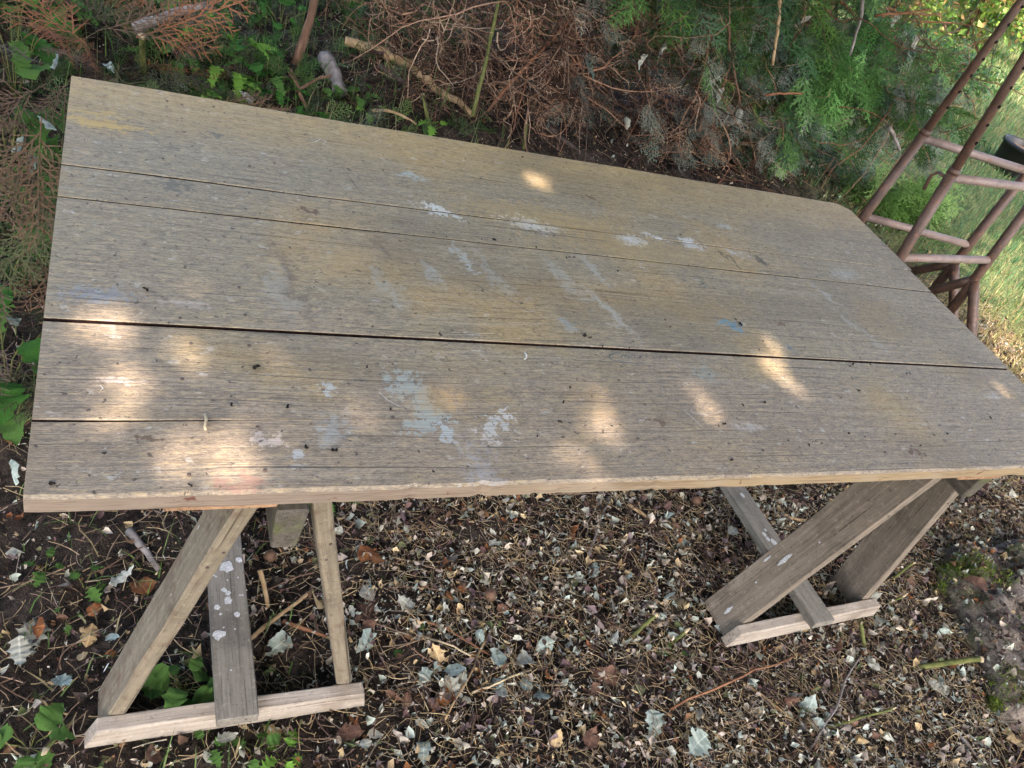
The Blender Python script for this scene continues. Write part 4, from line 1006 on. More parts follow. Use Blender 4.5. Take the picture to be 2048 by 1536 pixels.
# ------------------------------------------------------------------ single leaves
def leaf_obj(name, q, size, kind, label, group=None, lobes=3, z=None, tilt=.3, wid=.4, depth=.3, heading=None, cat='leaf', curl=.35, h=.012, pos=None, fold=.3):
    V, Fc = lobed_leaf(lobes, wid, depth, fold * random.choice((1, 1, -1)), curl * random.choice((1, -1)), seed=random.randint(0, 9999))
    V = (np.array(V) - [0, .5, 0]) * size
    p = pos if pos is not None else (atg(q, h) if z is None else at(q, z))
    o = ob(name, mesh_py(name, V, Fc, [LEAFM[kind]], True), None, p, (random.gauss(0, tilt), random.gauss(0, tilt), heading if heading is not None else random.uniform(0, 6.28)))
    return tag(o, label, cat, group)
SING = [
    ((740, 1113), .075, 'rust', 'rust brown oval leaf in the shade under the table, far from both trestles', 1, .3, .0),
    ((746, 1214), .095, 'brown', 'large dark brown curled leaf right of the paler trestle', 1, .3, .0),
    ((735, 1182), .04, 'pale', 'white round leaf scrap just above the large brown curled leaf', 2, .5, .2),
    ((812, 1207), .045, 'pale', 'pale leaf scrap right of the large brown curled leaf', 3, .4, .3),
    ((992, 1318), .05, 'teal', 'blue grey crumpled leaf left of a pale fan shaped one', 2, .5, .2),
    ((1050, 1320), .045, 'pale', 'pale fan shaped leaf beside the blue grey crumpled leaf', 2, .5, .2),
    ((738, 1280), .055, 'teal', 'blue grey crumpled leaf close to the right end of the paler stretcher', 3, .45, .35),
    ((850, 1352), .045, 'teal', 'grey green torn leaf in front of the straw stem', 3, .4, .4),
    ((905, 1375), .06, 'pale', 'pale ragged leaf lying over a brown one', 4, .4, .4),
    ((888, 1396), .06, 'rust', 'reddish brown leaf under a pale ragged one', 2, .35, .3),
    ((1055, 1362), .05, 'teal', 'long blue grey leaf lying flat below the fan shaped leaf', 1, .3, .0),
    ((1086, 1394), .05, 'teal', 'pale teal leaf with a drooping tip', 2, .4, .2),
    ((1003, 1385), .035, 'pale', 'small pale leaf upright between straws', 1, .4, 0.),
    ((560, 1290), .06, 'teal', 'teal crumpled leaf behind the paler trestle stretcher', 2, .5, .2),
    ((245, 1155), .055, 'pale', 'pale torn leaf left of the paler trestle leg', 3, .35, .4),
    ((283, 1168), .06, 'rust', 'orange brown curled leaf against the paler trestle leg', 2, .45, .2),
    ((62, 1268), .075, 'pale', 'large pale torn leaf near the lower left, above a holed one', 4, .4, .45),
    ((40, 1303), .06, 'pale', 'pale holed leaf at the lower left edge', 4, .45, .45),
    ((57, 1258 - 4), .06, 'rust', 'rust leaf tucked behind the large pale torn leaf', 2, .4, .3),
    ((182, 1266), .045, 'tan', 'tan flat leaf on the dark soil by the paler trestle', 2, .45, .2),
    ((166, 1316), .03, 'tan', 'small yellow leaf on the dark soil left of the leg', 1, .35, 0.),
    ((225, 1278), .03, 'teal', 'small teal leaf beside the paler trestle leg', 2, .4, .2),
    ((125, 1368), .045, 'teal', 'teal leaf on dark soil left of the paler trestle foot', 3, .4, .3),
    ((190, 1217), .035, 'rust', 'small orange leaf on bare soil', 2, .4, .2),
    ((1310, 1445), .06, 'teal', 'wide blue green leaf at the bottom, right of centre', 3, .5, .3),
    ((1390, 1490), .075, 'teal', 'large blue green torn leaf at the bottom edge', 4, .5, .4),
    ((1620, 1410), .05, 'teal', 'grey leaf flat on the litter below the darker trestle', 2, .5, .2),
    ((1745, 1330), .04, 'pale', 'small cream leaf in front of the rock', 2, .4, .3),
    ((1650, 1180), .05, 'brown', 'reddish brown leaf behind the darker trestle stretcher', 3, .4, .4),
    ((1955, 1165), .07, 'brown', 'dark purple brown leaf lying on the mossy rock', 2, .45, .2),
    ((2030, 1480), .07, 'tan', 'pale tan leaf at the bottom right corner', 3, .5, .4),
    ((985, 1085), .03, 'pale', 'small pale leaf in the dark shade under the table', 2, .4, .3),
    ((1215, 1350), .07, 'brown', 'purple brown leaf standing on edge in the litter', 2, .35, .2),
    ((1180, 1480), .05, 'brown', 'dark plum coloured leaf at the bottom middle', 2, .4, .2),
    ((450, 1480), .04, 'pale', 'pale leaf scrap in front of the paler stretcher', 3, .4, .4),
    ((700, 1470), .05, 'brown', 'brown leaf near the bottom, right of the paler stretcher', 2, .4, .2),
    ((545, 1455), .045, 'tan', 'tan curled leaf in front of the paler stretcher', 2, .35, .2),
    ((300, 1515), .05, 'brown', 'brown leaf below the left end of the paler stretcher', 2, .4, .2),
]
for q, s, k, lab, lb, wd, dp in SING:
    on_rock = 'mossy rock' in lab
    leaf_obj('leaf', q, s, k, lab, None, max(1, lb), wid=wd, depth=dp, h=.10 if on_rock else .02)
# repeated pale leaf scraps that look alike
for _ in range(90):
    q = (random.uniform(620, 2040), random.uniform(1030, 1530))
    p = atg(q)
    if p[1] > .9: continue
    kd = random.choice(['pale', 'teal', 'pale', 'teal', 'brown', 'tan', 'brown'])
    wh = 'between the two trestles' if p[0] < 1.45 else 'around the darker trestle' if p[0] < 2.1 else 'near the mossy rock'
    leaf_obj('leaf', q, random.uniform(.022, .045), kd, 'small %s dry leaf in the litter %s' % ({'pale': 'whitish', 'teal': 'blue grey', 'brown': 'brown', 'tan': 'tan'}[kd], wh), 'small dry leaves in the litter', random.randint(1, 4), wid=random.uniform(.3, .5), depth=random.uniform(0, .4), h=.018, tilt=.5, curl=.5)
tag(leaf_obj('leaf', None, .17, 'brown', 'long dark brown leaf hanging against the twigs by the tan branch', None, 1, wid=.24, depth=0., pos=aty((748, 118), 2.55), tilt=.05), None)
bpy.data.objects[-1] if False else None

# hanging dry pale leaves in the hedge
HANG = [(1431, 165, 'on the bare twigs left of the bright sprays'), (1440, 190, 'just below another on bare twigs'), (1462, 250, 'at the end of a drooping twig'), (1478, 232, 'next to a drooping twig end'), (1612, 45, 'in the dark top of the hedge'), (1800, 78, 'high beside the sunlit gap, left of a longer one'), (1832, 85, 'largest, beside the sunlit gap'), (1725, 265, 'small, low behind the bright sprays'), (1285, 122, 'on the brown twigs near the top'), (1252, 248, 'low on the brown tangle above the tabletop'), (1320, 95, 'beside a grey green spray at the top'), (1792, 40, 'at the top beside thin orange twigs')]
for i, (a, b, t_) in enumerate(HANG):
    p = aty((a, b), float(front_y(aty((a, b), 2.6)[0], .5)) - .08)
    o = leaf_obj('dry_leaf', None, .10 if i in (5, 6) else .075, 'pale', 'withered grey white leaf hanging ' + t_, 'withered leaves hanging in the hedge', 2, wid=.26, depth=.3, pos=p, tilt=.2, curl=.3, fold=.9)
    o.rotation_euler = (math.radians(-75 + random.uniform(-15, 15)), random.uniform(-.5, .5), random.uniform(-.8, .8))

# ------------------------------------------------------------------ sticks, stems, branches
def stick(name, q0, q1, r, mat, label, cat, h0=.012, h1=.012, sag=.02, wig=.012, taper=.7, n=9, ys=None, sides=8, tipmat=None):
    a = atg(q0, h0) if ys is None else aty(q0, ys[0]); b = atg(q1, h1) if ys is None else aty(q1, ys[1])
    c = (a + b) / 2; c[2] = min(a[2], b[2]); P = curve_pts(a - c, b - c, n, sag, wig)
    o = ob(name, tube_mesh(name, P, r, mat, sides, taper, True, .06), None, c); tag(o, label, cat)
    return o
def stem(q0, q1, r, label, h1=.06, frag=True):
    """cut green stem: base on the ground at q0, pithy broken end at q1"""
    a = atg(q0, .0); b = atg(q1, h1); c = a.copy(); root = thing('cut_stem', c, label, 'cut stem', 'cut green stems standing in the litter')
    ob('stalk', tube_mesh('stalk', curve_pts((0, 0, 0), b - c, 7, .01, .008), r, M_STEM, 8, .85, True, .04), root)
    d = (b - c) / np.linalg.norm(b - c); e = b - c
    ob('cut_end', tube_mesh('cut_end', [e - d * .004, e + d * .002, e + d * .012 + rng.normal(size=3) * .003], np.array([r * .9, r * .88, r * .35]), M_STEMCUT, 7, 1, True, .2), root)
    return root
stick('stick', (258, 1062), (318, 1140), .0095, M_BARK3, 'short grey stick on the soil left of the paler trestle leg', 'stick', wig=.006)
stick('stick', (498, 1282), (626, 1180), .0055, M_BARK2, 'tan split stick slanting behind the paler trestle legs', 'stick')
stick('stick', (565, 1243), (690, 1288), .005, M_BARK5, 'reddish brown twig crossing behind the paler trestle leg', 'stick')
stick('stick', (845, 1240), (985, 1312), .0028, M_BARK5, 'long brown twig lying in the litter, right of the brown curled leaf', 'stick')
stick('stick', (994, 1240), (890, 1440), .003, M_BARK2, 'long straw coloured stem running down towards the bottom edge', 'stem', h1=.02)
stick('stick', (838, 1270), (942, 1312), .0026, M_STEMCUT, 'pale straw stem crossing the long brown twig', 'stem', h1=.03)
stick('stick', (944, 1386), (1062, 1340), .003, M_STEMCUT, 'pale bent straw below the blue grey leaves', 'stem', sag=.06)
stick('stick', (1178, 1385), (1262, 1500), .003, M_BARK, 'thin brown twig pointing to the bottom edge', 'stick')
stick('stick', (1178, 1112), (1214, 1008), .004, M_BARK3, 'grey curved twig in the shade under the table', 'stick')
stick('stick', (1255, 1008), (1310, 1046), .006, M_BARK2, 'amber jointed stalk piece near the table front edge', 'stick', wig=.004)
stick('stick', (790, 1062), (862, 1054), .003, M_BARK2, 'amber straw stalk by the rust brown oval leaf', 'stem')
stick('stick', (1340, 1420), (1590, 1310), .003, M_BARK5, 'long arching brown tendril in front of the darker trestle', 'stick', sag=.05)
stick('stick', (1480, 1360), (1640, 1480), .0028, M_BARK2, 'thin tan stem slanting to the bottom right', 'stem')
stick('stick', (1545, 1030), (1630, 1048), .006, M_BARK2, 'pale stick lying under the table behind the darker trestle', 'stick')
stick('stick', (1890, 1440), (1950, 1510), .005, M_BARK3, 'dark grey twig at the lower right', 'stick')
stick('stick', (1730, 1300), (1620, 1500), .003, M_BARK3, 'thin grey twig hanging down left of the rock', 'stick')
stick('stick', (520, 1140), (536, 1215), .006, M_BARK2, 'broken amber stalk between the paler trestle legs', 'stick', h0=.05)
stick('stick', (300, 1325), (262, 1395), .0022, M_BARK, 'fine twig beside the paler trestle leg', 'stick')
stem((1255, 1282), (1312, 1230), .0055, 'dark green cut stem between the two trestles')
stem((1826, 1336), (1962, 1318), .0085, 'thick green snapped stem in front of the mossy rock', .10)
stem((1782, 1160), (1826, 1126), .0045, 'green stem at the far left edge of the rock', .09)
stem((1852, 1118), (1908, 1158), .0045, 'brown green stem slanting over the rock top', .12)
stem((2000, 1152), (2022, 1098), .005, 'yellow green upright stem right of the rock moss', .08)
stem((1730, 1300), (1722, 1248), .006, 'split yellow stem at the end of the darker stretcher', .06)
stem((1650, 1455), (1785, 1418), .004, 'slim dark green stem beside the round nut', .06)
stem((1990, 1275), (2060, 1250), .005, 'dark stem lying on the rock at the right edge', .13)
stem((1775, 1208), (1808, 1192), .004, 'short dark green stem between trestle and rock', .05)
stem((1340, 1290), (1372, 1262), .005, 'split straw stem left of the darker trestle foot', .04)
stem((150, 1440), (92, 1500), .004, 'pale stem bent away from the paler trestle foot', .03)
stem((860, 262), (846, 190), .009, 'green cut stem rising behind the tabletop below the tan branch', .12)
stem((1046, 300), (1052, 248), .008, 'green cut stem behind the tabletop by the dark root', .12)
stem((286, 150), (284, 72), .012, 'thick green cut stem behind the far left tabletop corner', .22)
# behind the table
stick('branch', (690, 82), (830, 135), .022, M_BARK2, 'tan forked branch lying at the foot of the hedge', 'branch', .05, .05, .02, .02, .9)
stick('branch', (825, 132), (945, 232), .021, M_BARK2, 'tan knobbly branch bending down to the soil behind the tabletop', 'branch', .05, .02, -.02, .02, .6)
stick('branch', (1050, 222), (1188, 322), .017, M_BARK4, 'dark curved root behind the tabletop', 'branch', .05, .01, -.03, .02, .7)
stick('branch', (760, 130), (830, 185), .014, M_BARK4, 'dark broken stick below the tan forked branch', 'stick', .03, .03, 0, .01)
stick('branch', (1165, 15), (975, 222), .008, M_BARK5, 'long straight reddish branch slanting down through the dead twigs', 'branch', ys=(2.62, 2.35), sag=.01, wig=.006)
stick('stalk', (1000, -10), (945, 232), .0065, M_STEM, 'long green stalk with a pale hooked tip hanging before the twigs', 'stalk', ys=(2.40, 2.25), sag=-.03, wig=.005, taper=1.3)
stick('branch', (268, 58), (412, 10), .02, M_BARK3, 'grey stick pointing to the top left weeds', 'stick', .16, .2, .02, .008)
stick('branch', (592, 128), (632, -8), .019, M_BARK, 'brown stick standing up at the top, left of the soil bank', 'stick', .04, .3, .01, .01)
stick('branch', (648, 112), (682, 188), .033, M_BARK3, 'weathered brown lump of wood on the soil bank', 'wood', .03, .03, .02, .008, .8)
stick('branch', (580, 140), (612, 218), .009, M_BARK, 'forked dry twig on the soil bank', 'twig', .10, .05)
stick('branch', (592, 182), (662, 150), .007, M_BARK, 'side shoot of dry twig on the soil bank', 'twig', .08, .12)
stick('branch', (745, 222), (832, 248), .007, M_BARK2, 'pale bent twig against the back of the tabletop', 'twig', .04, .04, .08)
stick('branch', (1560, 0), (1545, 130), .009, M_BARK2, 'bare pale twig hanging at the top of the hedge', 'twig', ys=(2.35, 2.35), sag=.0, wig=.015)
stick('branch', (1725, 0), (1700, 110), .008, M_BARK3, 'grey twig hanging among the bright green sprays', 'twig', ys=(2.35, 2.35), wig=.015)
stick('branch', (1440, 20), (1480, 215), .006, M_BARK, 'long drooping twig that carries withered leaves', 'twig', ys=(2.40, 2.35), wig=.015)
stick('branch', (1778, 255), (1800, 300), .010, M_BARK3, 'broken grey stick end left of the steel posts', 'twig', ys=(2.2, 2.2), wig=.01)
stick('branch', (1800, 205), (1930, 215), .006, M_BARK2, 'thin pale twig crossing behind the farther steel frame', 'twig', ys=(3.0, 3.2), wig=.01)
stick('branch', (1530, 190), (1605, 188), .007, M_BARK5, 'orange brown twig left of the bright green sprays', 'twig', ys=(2.45, 2.4), wig=.015)
stick('branch', (1750, 32), (1862, 20), .007, M_BARK5, 'orange twig at the top right of the hedge', 'twig', ys=(2.6, 2.5), wig=.015)

# nuts
NUT = [((1702, 1440), .017, 'round brown nut at the lower right, below the rock'), ((980, 1190), .017, 'brown nut in the litter, right of another'), ((926, 1176), .014, 'brown nut in the litter, left of another'), ((540, 1112), .015, 'dark brown nut below the end of the paler trestle beam'), ((1184, 1146), .012, 'small orange brown nut in the middle of the litter'), ((1392, 1002), .016, 'brown nut close under the front edge of the table'), ((1358, 1016), .013, 'brown nut left of another, under the table front edge')]
def nut_mesh():
    V = []; Fc = []; n = 12; k = 8
    for i in range(k + 1):
        ph = math.pi * i / k
        for j in range(n):
            a = 2 * math.pi * j / n; r_ = math.sin(ph) * (1 + .05 * math.sin(5 * a) + .04 * math.sin(3 * a + ph * 3)); V.append((r_ * math.cos(a), r_ * math.sin(a), -math.cos(ph) * (1.08 if i > k / 2 else .95)))
    for i in range(k):
        for j in range(n): Fc.append((i * n + j, i * n + (j + 1) % n, (i + 1) * n + (j + 1) % n, (i + 1) * n + j))
    return mesh_py('nut', V, Fc, [M_NUT], True)
nm = nut_mesh()
for q, r_, lab in NUT: tag(ob('nut', nm, None, atg(q, r_ * .7), (random.uniform(-1, 1), random.uniform(-1, 1), 0), r_), lab, 'nut')

# ------------------------------------------------------------------ weeds
WL = {}
for i, (lb, wd, dp) in enumerate(((3, .42, .25), (5, .40, .45), (4, .5, .55), (6, .36, .6))):
    for kk in ('green', 'dgreen', 'lime'):
        V, Fc = lobed_leaf(lb, wd, dp, .25, .35, seed=50 + i); WL[(i, kk)] = mesh_py('leaf', V, Fc, [LEAFM[kk]], True)
def weed(q, n, size, h, kind, shape, label, cat='weed', base_h=0., pos=None, spread=.6):
    p = atg(q, base_h) if pos is None else np.asarray(pos, float)
    root = thing('weed', p, label, cat, 'weeds around the table')
    for i in range(n):
        a = i * 2.4 + random.uniform(-.4, .4); hh = h * random.uniform(.45, 1.1); rr = h * spread * random.uniform(.3, 1) + .01
        e = np.array([math.cos(a) * rr, math.sin(a) * rr, hh])
        ob('stem', tube_mesh('stem', [(0, 0, -.01), tuple(e * [.4, .4, .6]), tuple(e)], .0016 if size < .08 else .0026, M_STEM, 5, .6), root)
        s = size * random.uniform(.7, 1.2)
        ob('leaf', WL[(shape, kind)], root, e, (random.uniform(-.5, .35), random.uniform(-.4, .4), a - math.pi / 2), s)
    return root
weed((365, 1385), 11, .05, .055, 'green', 0, 'cluster of dark green leafy weeds behind the paler stretcher')
weed((505, 1508), 4, .035, .03, 'green', 2, 'small green seedling at the bottom, right of the paler stretcher foot')
weed((562, 1522), 5, .038, .03, 'lime', 2, 'bright green seedling at the bottom edge')
weed((412, 1500), 3, .03, .02, 'green', 2, 'tiny green seedling just in front of the paler stretcher')
weed((60, 1500), 6, .05, .05, 'green', 0, 'leafy weed in the bottom left corner')
weed((90, 1145), 4, .03, .03, 'green', 2, 'sparse seedling on the dark soil at the left')
weed((170, 1178), 4, .03, .03, 'green', 2, 'seedling left of the orange brown curled leaf')
weed((130, 1245), 3, .026, .025, 'green', 2, 'seedling above the tan flat leaf on the soil')
weed((1318, 1300), 2, .045, .02, 'green', 0, 'pair of green leaves beside the dark green cut stem')
weed((860, 1272), 2, .035, .02, 'green', 0, 'pair of small green leaves by the long brown twig')
weed((815, 1330), 2, .03, .02, 'green', 2, 'small green leaf pair near the pale straw stem')
weed((640, 1012), 6, .05, .05, 'green', 3, 'green tuft peeping from under the table beside the paler leg')
weed((1345, 1318), 2, .03, .02, 'green', 0, 'single small seedling left of the darker trestle foot')
# back left
weed((440, 150), 9, .10, .15, 'lime', 3, 'bright green ferny weed behind the tabletop', spread=.8)
weed((455, 205), 8, .085, .10, 'lime', 3, 'second bright ferny weed close to the back edge of the tabletop', spread=.8)
weed((385, 130), 7, .09, .12, 'green', 1, 'darker ferny weed left of the bright one', spread=.8)
weed((330, 150), 7, .08, .10, 'green', 3, 'green weed behind the thick cut stem', spread=.8)
weed((545, 200), 9, .07, .08, 'dgreen', 3, 'low dark green ferny patch on the bank', spread=1.1)
weed((600, 235), 8, .06, .06, 'dgreen', 3, 'low ferny sprig right behind the tabletop edge', spread=1.1)
weed((500, 130), 8, .08, .10, 'dgreen', 1, 'dark weed half way up the bank', spread=1.)
weed((712, 218), 7, .05, .09, 'green', 0, 'small leafy seedling against the back of the tabletop', spread=.6)
weed((735, 235), 5, .045, .06, 'lime', 2, 'tiny bright seedling right of a leafy one at the tabletop back')
weed((860, 266), 5, .055, .05, 'lime', 2, 'bright seedling at the foot of a green cut stem')
weed((680, 25), 5, .11, .16, 'dgreen', 1, 'broad leaved weed at the top of the bank', spread=.7)
weed((45, 90), 7, .13, .16, 'dgreen', 1, 'broad leaved weed at the top left corner', spread=.8)
weed((120, 30), 7, .10, .14, 'green', 3, 'ferny weed at the top left behind the dead fronds', spread=.8)
weed((230, 15), 7, .10, .13, 'dgreen', 3, 'dark weed at the top behind the grey stick', spread=.9)
weed((480, 20), 9, .09, .12, 'dgreen', 3, 'shaded weed at the top, right of the grey stick', spread=1.)
weed((560, 60), 8, .08, .10, 'dgreen', 1, 'shaded weed beside the upright brown stick', spread=1.)
weed((20, 350), 7, .12, .30, 'green', 0, 'broad green leaves at the left edge beside the tabletop corner', 'weed', spread=.5)
weed((55, 470), 7, .11, .22, 'dgreen', 0, 'nettle like leaves at the left edge, middle of the tabletop end', spread=.6)
weed((15, 780), 7, .10, .22, 'dgreen', 0, 'nettle like leaves at the left edge, lower down', spread=.6)
weed((20, 860), 5, .08, .18, 'green', 0, 'green leaves at the left edge below the nettles', spread=.6)
weed((10, 620), 5, .09, .20, 'green', 3, 'ferny green leaves at the left edge', spread=.7)

weed((300, 40), 8, .09, .14, 'green', 3, 'feathery weed at the top, just right of the dead fronds', spread=.9)
weed((410, 60), 8, .09, .14, 'green', 3, 'feathery weed below the tip of the grey stick', spread=.9)
weed((520, 175), 8, .075, .10, 'green', 3, 'green feathery weed on the bank above the tabletop edge', spread=1.)
weed((640, 200), 7, .06, .08, 'green', 2, 'leafy sprig in front of the lump of wood', spread=.8)
weed((30, 200), 7, .10, .35, 'green', 1, 'lobed green leaves among the dead fronds at the left edge', spread=.5)
weed((35, 40), 6, .10, .25, 'green', 1, 'lobed green leaves in the very top left corner', spread=.6)
# ferny ground cover and weed grass on the bank
sp = Soup()
n = 2100; P = np.stack([rng.uniform(-.8, 1.7, n), rng.uniform(1.35, 3.6, n)], 1); P = P[rng.uniform(size=n) < ss(1.5, .9, P[:, 0] + .3 * np.sin(P[:, 1] * 3)) * .9 + .1]; n = len(P)
loc = np.concatenate([P, (ground_z(P[:, 0], P[:, 1]) + .01)[:, None]], 1)
M = frame_from_axis(np.stack([rng.normal(size=n) * .8, rng.normal(size=n) * .8 - .2, np.full(n, .7)], 1), rng.uniform(0, 6.28, n))
for j in range(5):
    m = np.arange(n) % 5 == j
    sp.add(*scatter(*SPR[j], M[m], loc[m], rng.uniform(.06, .16, m.sum()), np.array([(.05, .12, .03), (.07, .16, .04), (.09, .13, .06), (.12, .2, .05), (.10, .12, .08)])[rng.integers(0, 5, m.sum())]))
o = ob('ground_cover', sp.mesh('ground_cover', [M_GREEN])); tag(o, 'low feathery green growth covering the bank behind the tabletop', 'ground cover', kind='stuff')
sp = Soup(); sp.add(*blades(2600, -1., 1.6, 1.2, 3.6, .05, .22, .0018, [(.08, .17, .04), (.14, .24, .06), (.2, .24, .1), (.3, .26, .14)], None, .8))
sp.add(*blades(900, -.6, .45, -.4, 1.2, .03, .10, .0016, [(.09, .18, .04), (.16, .24, .07), (.3, .26, .14)], None, .9))
o = ob('weed_grass', sp.mesh('weed_grass', [M_GRASS])); tag(o, 'thin straggling grass on the bank and under the left end of the table', 'grass', kind='stuff')

# ------------------------------------------------------------------ dead fronds heaped at the far left
FR = []
for i in range(6):
    tv, tf = spray_tpl(70 + i, nb=17, sub=8, wid=.0072, droop=.45)
    FR.append(tv)
    FR[-1] = (tv, tf)
RUST = [(.28, .125, .06), (.14, .09, .055), (.20, .125, .075), (.08, .09, .04), (.14, .10, .07), (.12, .10, .06)]
FME = []
for i in range(6):
    tv, tf = FR[i]; FME.append([mesh_np('frond', tv, tf, np.tile(np.array(c) * random.uniform(.8, 1.1), (len(tv), 1)), [M_DEADFROND]) for c in RUST[:6:2] + RUST[1:4:2]])
def frond(q, h, size, az, el, k=None):
    p = atg(q, h)
    d = np.array([[math.cos(az) * math.cos(el), math.sin(az) * math.cos(el), math.sin(el)]])
    Mx = frame_from_axis(d, np.array([random.uniform(-.7, .7)]))[0]
    ci = random.randint(0, 4); o = ob('dead_frond', random.choice(FME)[ci], None, p); o.rotation_euler = Matrix(Mx.tolist()).to_euler(); o.scale = (size,) * 3
    wh = 'behind the far left tabletop corner' if p[1] > 1.6 else 'beside the left end of the tabletop'
    tag(o, '%s dead %s conifer frond in the heap %s' % ('long' if size > .29 else 'short', ('rust orange', 'tan', 'grey brown', 'brown', 'olive')[ci], wh), 'dead frond', 'dead conifer fronds heaped left of the tabletop')
for q, h, s, az, el in [((95, 235), .55, .30, -1.5, -.9), ((110, 300), .50, .26, -1.6, -1.1), ((60, 260), .5, .28, -1.9, -.6), ((250, 105), .22, .34, -.4, -.2), ((330, 120), .22, .32, -.7, -.3), ((300, 95), .28, .36, -.3, .1), ((270, 70), .30, .36, .3, .15), ((200, 70), .34, .34, .5, .2), ((370, 165), .16, .30, -.5, -.3), ((420, 185), .10, .28, -.4, -.2), ((160, 90), .4, .34, 2.4, .1), ((120, 130), .45, .34, 2.8, -.2), ((40, 170), .4, .32, 3.0, -.4), ((210, 130), .3, .36, -.9, -.5), ((180, 50), .35, .32, 1.2, .2), ((340, 60), .25, .32, .6, .1),
                          ((55, 500), .28, .26, -1.2, -.4), ((40, 560), .25, .26, -2.2, -.4), ((70, 420), .35, .26, -1.8, -.7), ((20, 450), .3, .28, 2.8, -.3), ((60, 590), .2, .24, -1., -.2), ((20, 680), .2, .24, -2., -.2), ((50, 720), .15, .22, -1.4, -.2), ((150, 150), .38, .3, -2.2, -.7), ((95, 170), .45, .3, -2.6, -.5), ((230, 60), .33, .3, 2.2, .1), ((20, 120), .4, .32, 2.6, -.1)]:
    frond(q, h, s, az, el)
for _ in range(16):
    q = (random.uniform(-40, 140), random.uniform(120, 760)) if random.random() < .55 else (random.uniform(60, 420), random.uniform(20, 170))
    frond(q, random.uniform(.03, .3), random.uniform(.2, .32), random.uniform(0, 6.28), random.uniform(-.6, .1))
for a, b, lab in ((100, 242, 'pale withered leaf hanging on a stem above the far left corner'), (45, 300, 'grey withered leaves at the left edge beside the dead fronds'), (62, 325, 'grey green withered leaf below another at the left edge'), (118, 128, 'pale leaf tip above the dead fronds'), (218, 132, 'small grey green leaf at the tabletop corner'), (495, 195, 'white feathery leaf lying behind the tabletop edge'), (22, 640, 'grey withered leaf at the left edge, level with the wide gap'), (18, 942, 'pale narrow leaves at the left edge near the tabletop corner')):
    leaf_obj('dry_leaf', (a, b), .055, 'teal', lab, 'withered leaves at the left', 2, wid=.3, depth=.3, h=.45 if a < 130 and b < 340 else .1, tilt=.7, fold=.7)

# ------------------------------------------------------------------ the tree that shades the table (behind the camera)
DAP = [  # spot centre in the photograph, half sizes across and along, strength
    ((212, 655), .050, .060), ((378, 592), .038, .045), ((400, 705), .046, .060), ((540, 765), .044, .095), ((238, 772), .040, .055), ((205, 845), .03, .03),
    ((350, 905), .014, .055), ((462, 930), .036, .080), ((612, 865), .022, .065), ((195, 500), .028, .025), ((1075, 362), .026, .05), ((1178, 650), .028, .05), ((1200, 845), .032, .075),
    ((1182, 770), .016, .04), ((1405, 800), .022, .055), ((1562, 748), .032, .075), ((1548, 690), .016, .035), ((2012, 786), .014, .045), ((1150, 930), .035, .04), ((1590, 938), .035, .03), ((1830, 930), .025, .045), ((2035, 880), .02, .08), ((905, 808), .02, .04), ((690, 640), .02, .02)]
FAINT = {(195, 500): .3, (905, 808): .3, (690, 640): .3, (1182, 770): .2, (1150, 930): .2, (1590, 938): .22, (1830, 930): .22, (205, 845): .2, (612, 865): .16, (350, 905): .1, (1178, 650): .12, (1200, 845): .1, (2035, 880): .15, (2012, 786): .12, (1405, 800): .12, (378, 592): .08}
HOLES = np.array([(*T(q), a * (.8 if q[0] < 600 else .95), b * (.8 if q[0] < 600 else .95), FAINT.get(q, .03)) for q, a, b in DAP])   # last: share of leaves left in the gap
def shade(x, y):
    """how leafy the crown is over a point of the table's level"""
    e = 1.9 + 1.05 * (y - .2)                                     # the sunlit lawn begins to the right of this line
    n = .25 * np.sin(y * 2.1 + x) + .2 * np.sin(x * 3.3 - y * 1.2)
    return ss(1.9, 1.3, x - np.maximum(1.80 + 1.46 * (y - .7), 1.8) + n * .7) * ss(-2.6, -1.6, x + n) * ss(-2.2, -1.2, y + n) * ss(6.5, 5.2, y + n)
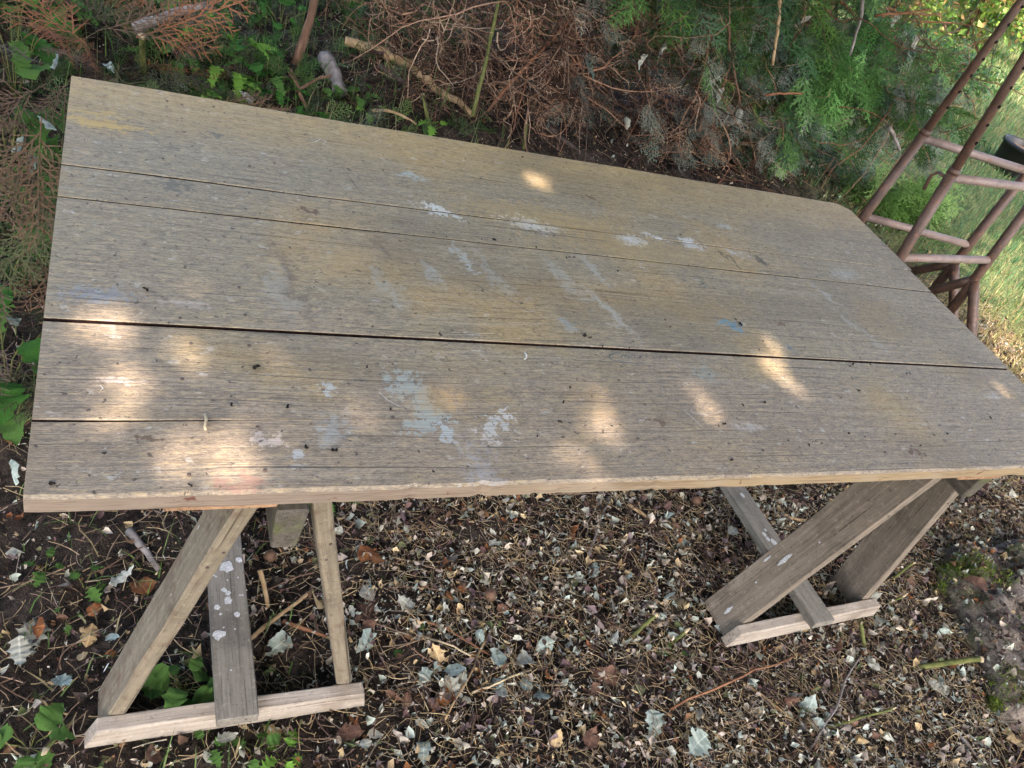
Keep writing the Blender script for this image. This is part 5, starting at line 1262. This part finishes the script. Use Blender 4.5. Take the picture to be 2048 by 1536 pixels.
def crown(n):
    P = np.stack([rng.uniform(-3, 9, n), rng.uniform(-2.4, 6.6, n)], 1); P = P[rng.uniform(size=n) < shade(P[:, 0], P[:, 1])]; n = len(P)
    size = rng.uniform(.14, .21, n)
    over = (P[:, 0] > -.12) & (P[:, 0] < 2.32) & (P[:, 1] > -.06) & (P[:, 1] < 1.16); P, size = P[~over], size[~over]
    m_ = 24000; P = np.concatenate([P, np.stack([rng.uniform(-.2, 2.4, m_), rng.uniform(-.14, 1.24, m_)], 1)]); size = np.concatenate([size, rng.uniform(.05, .085, m_)]); n = len(P)
    keep = np.ones(n, bool)
    for hx, hy, a, b, left_ in HOLES:
        d = np.hypot((P[:, 0] - hx) / (a * .90 + size * .26), (P[:, 1] - hy) / (b * .90 + size * .28)); keep &= (d > 1) | (rng.uniform(size=n) < left_)
    P, size = P[keep], size[keep]; n = len(P)
    r2 = np.hypot((P[:, 0] - 1.6) / 5, (P[:, 1] - 1.9) / 4.2)
    s = 5.0 + rng.normal(size=n) * .5 * np.sqrt(np.clip(1.1 - r2 ** 2, .15, 1)) + .35 * np.sin(P[:, 0] * 1.7) * np.cos(P[:, 1] * 1.4)
    L = np.concatenate([P, np.full((n, 1), TZ)], 1) + SUN[None] * s[:, None]
    M = basis(rng.normal(size=(n, 3)) + np.array([0, 0, .8]), rng.uniform(0, 6.28, n))
    return L, M, size
tx, ty = 1.4, -4.9
tree = thing('shade_tree', (tx, ty, 0), 'broad leafy tree standing behind the viewer, shading the table', 'tree')
L, M, s = crown(112000); o0 = np.array([tx, ty, 0]); sp = Soup()
sp.add(*scatter(*leaf_tpl(.2, .15, .34, .08, 1, 4), M, L - o0, s, np.array([(.06, .13, .025), (.08, .16, .03), (.05, .11, .02)])[rng.integers(0, 3, len(L))]))
ob('crown', sp.mesh('crown', [M_GREEN]), tree)
ob('trunk', tube_mesh('trunk', [(0, 0, -.1), (.05, .05, 1.1), (0, .2, 2.3), (.1, .5, 3.6)], [.3, .23, .2, .14], M_BARK3, 14, 1, True, .03), tree)
for k in range(9):
    a = k * .7; e = np.array([.2 + math.cos(a) * 2.8, 2.6 + math.sin(a) * 2.2, 4.6 + random.uniform(-.3, .4)])
    b = np.array([0, .1 + .2 * (k % 3) / 3, 2.0 + .55 * (k % 3)])
    ob('limb', tube_mesh('limb', curve_pts(b, e, 8, .08, .02), .075, M_BARK3, 8, .25, True, .04), tree)
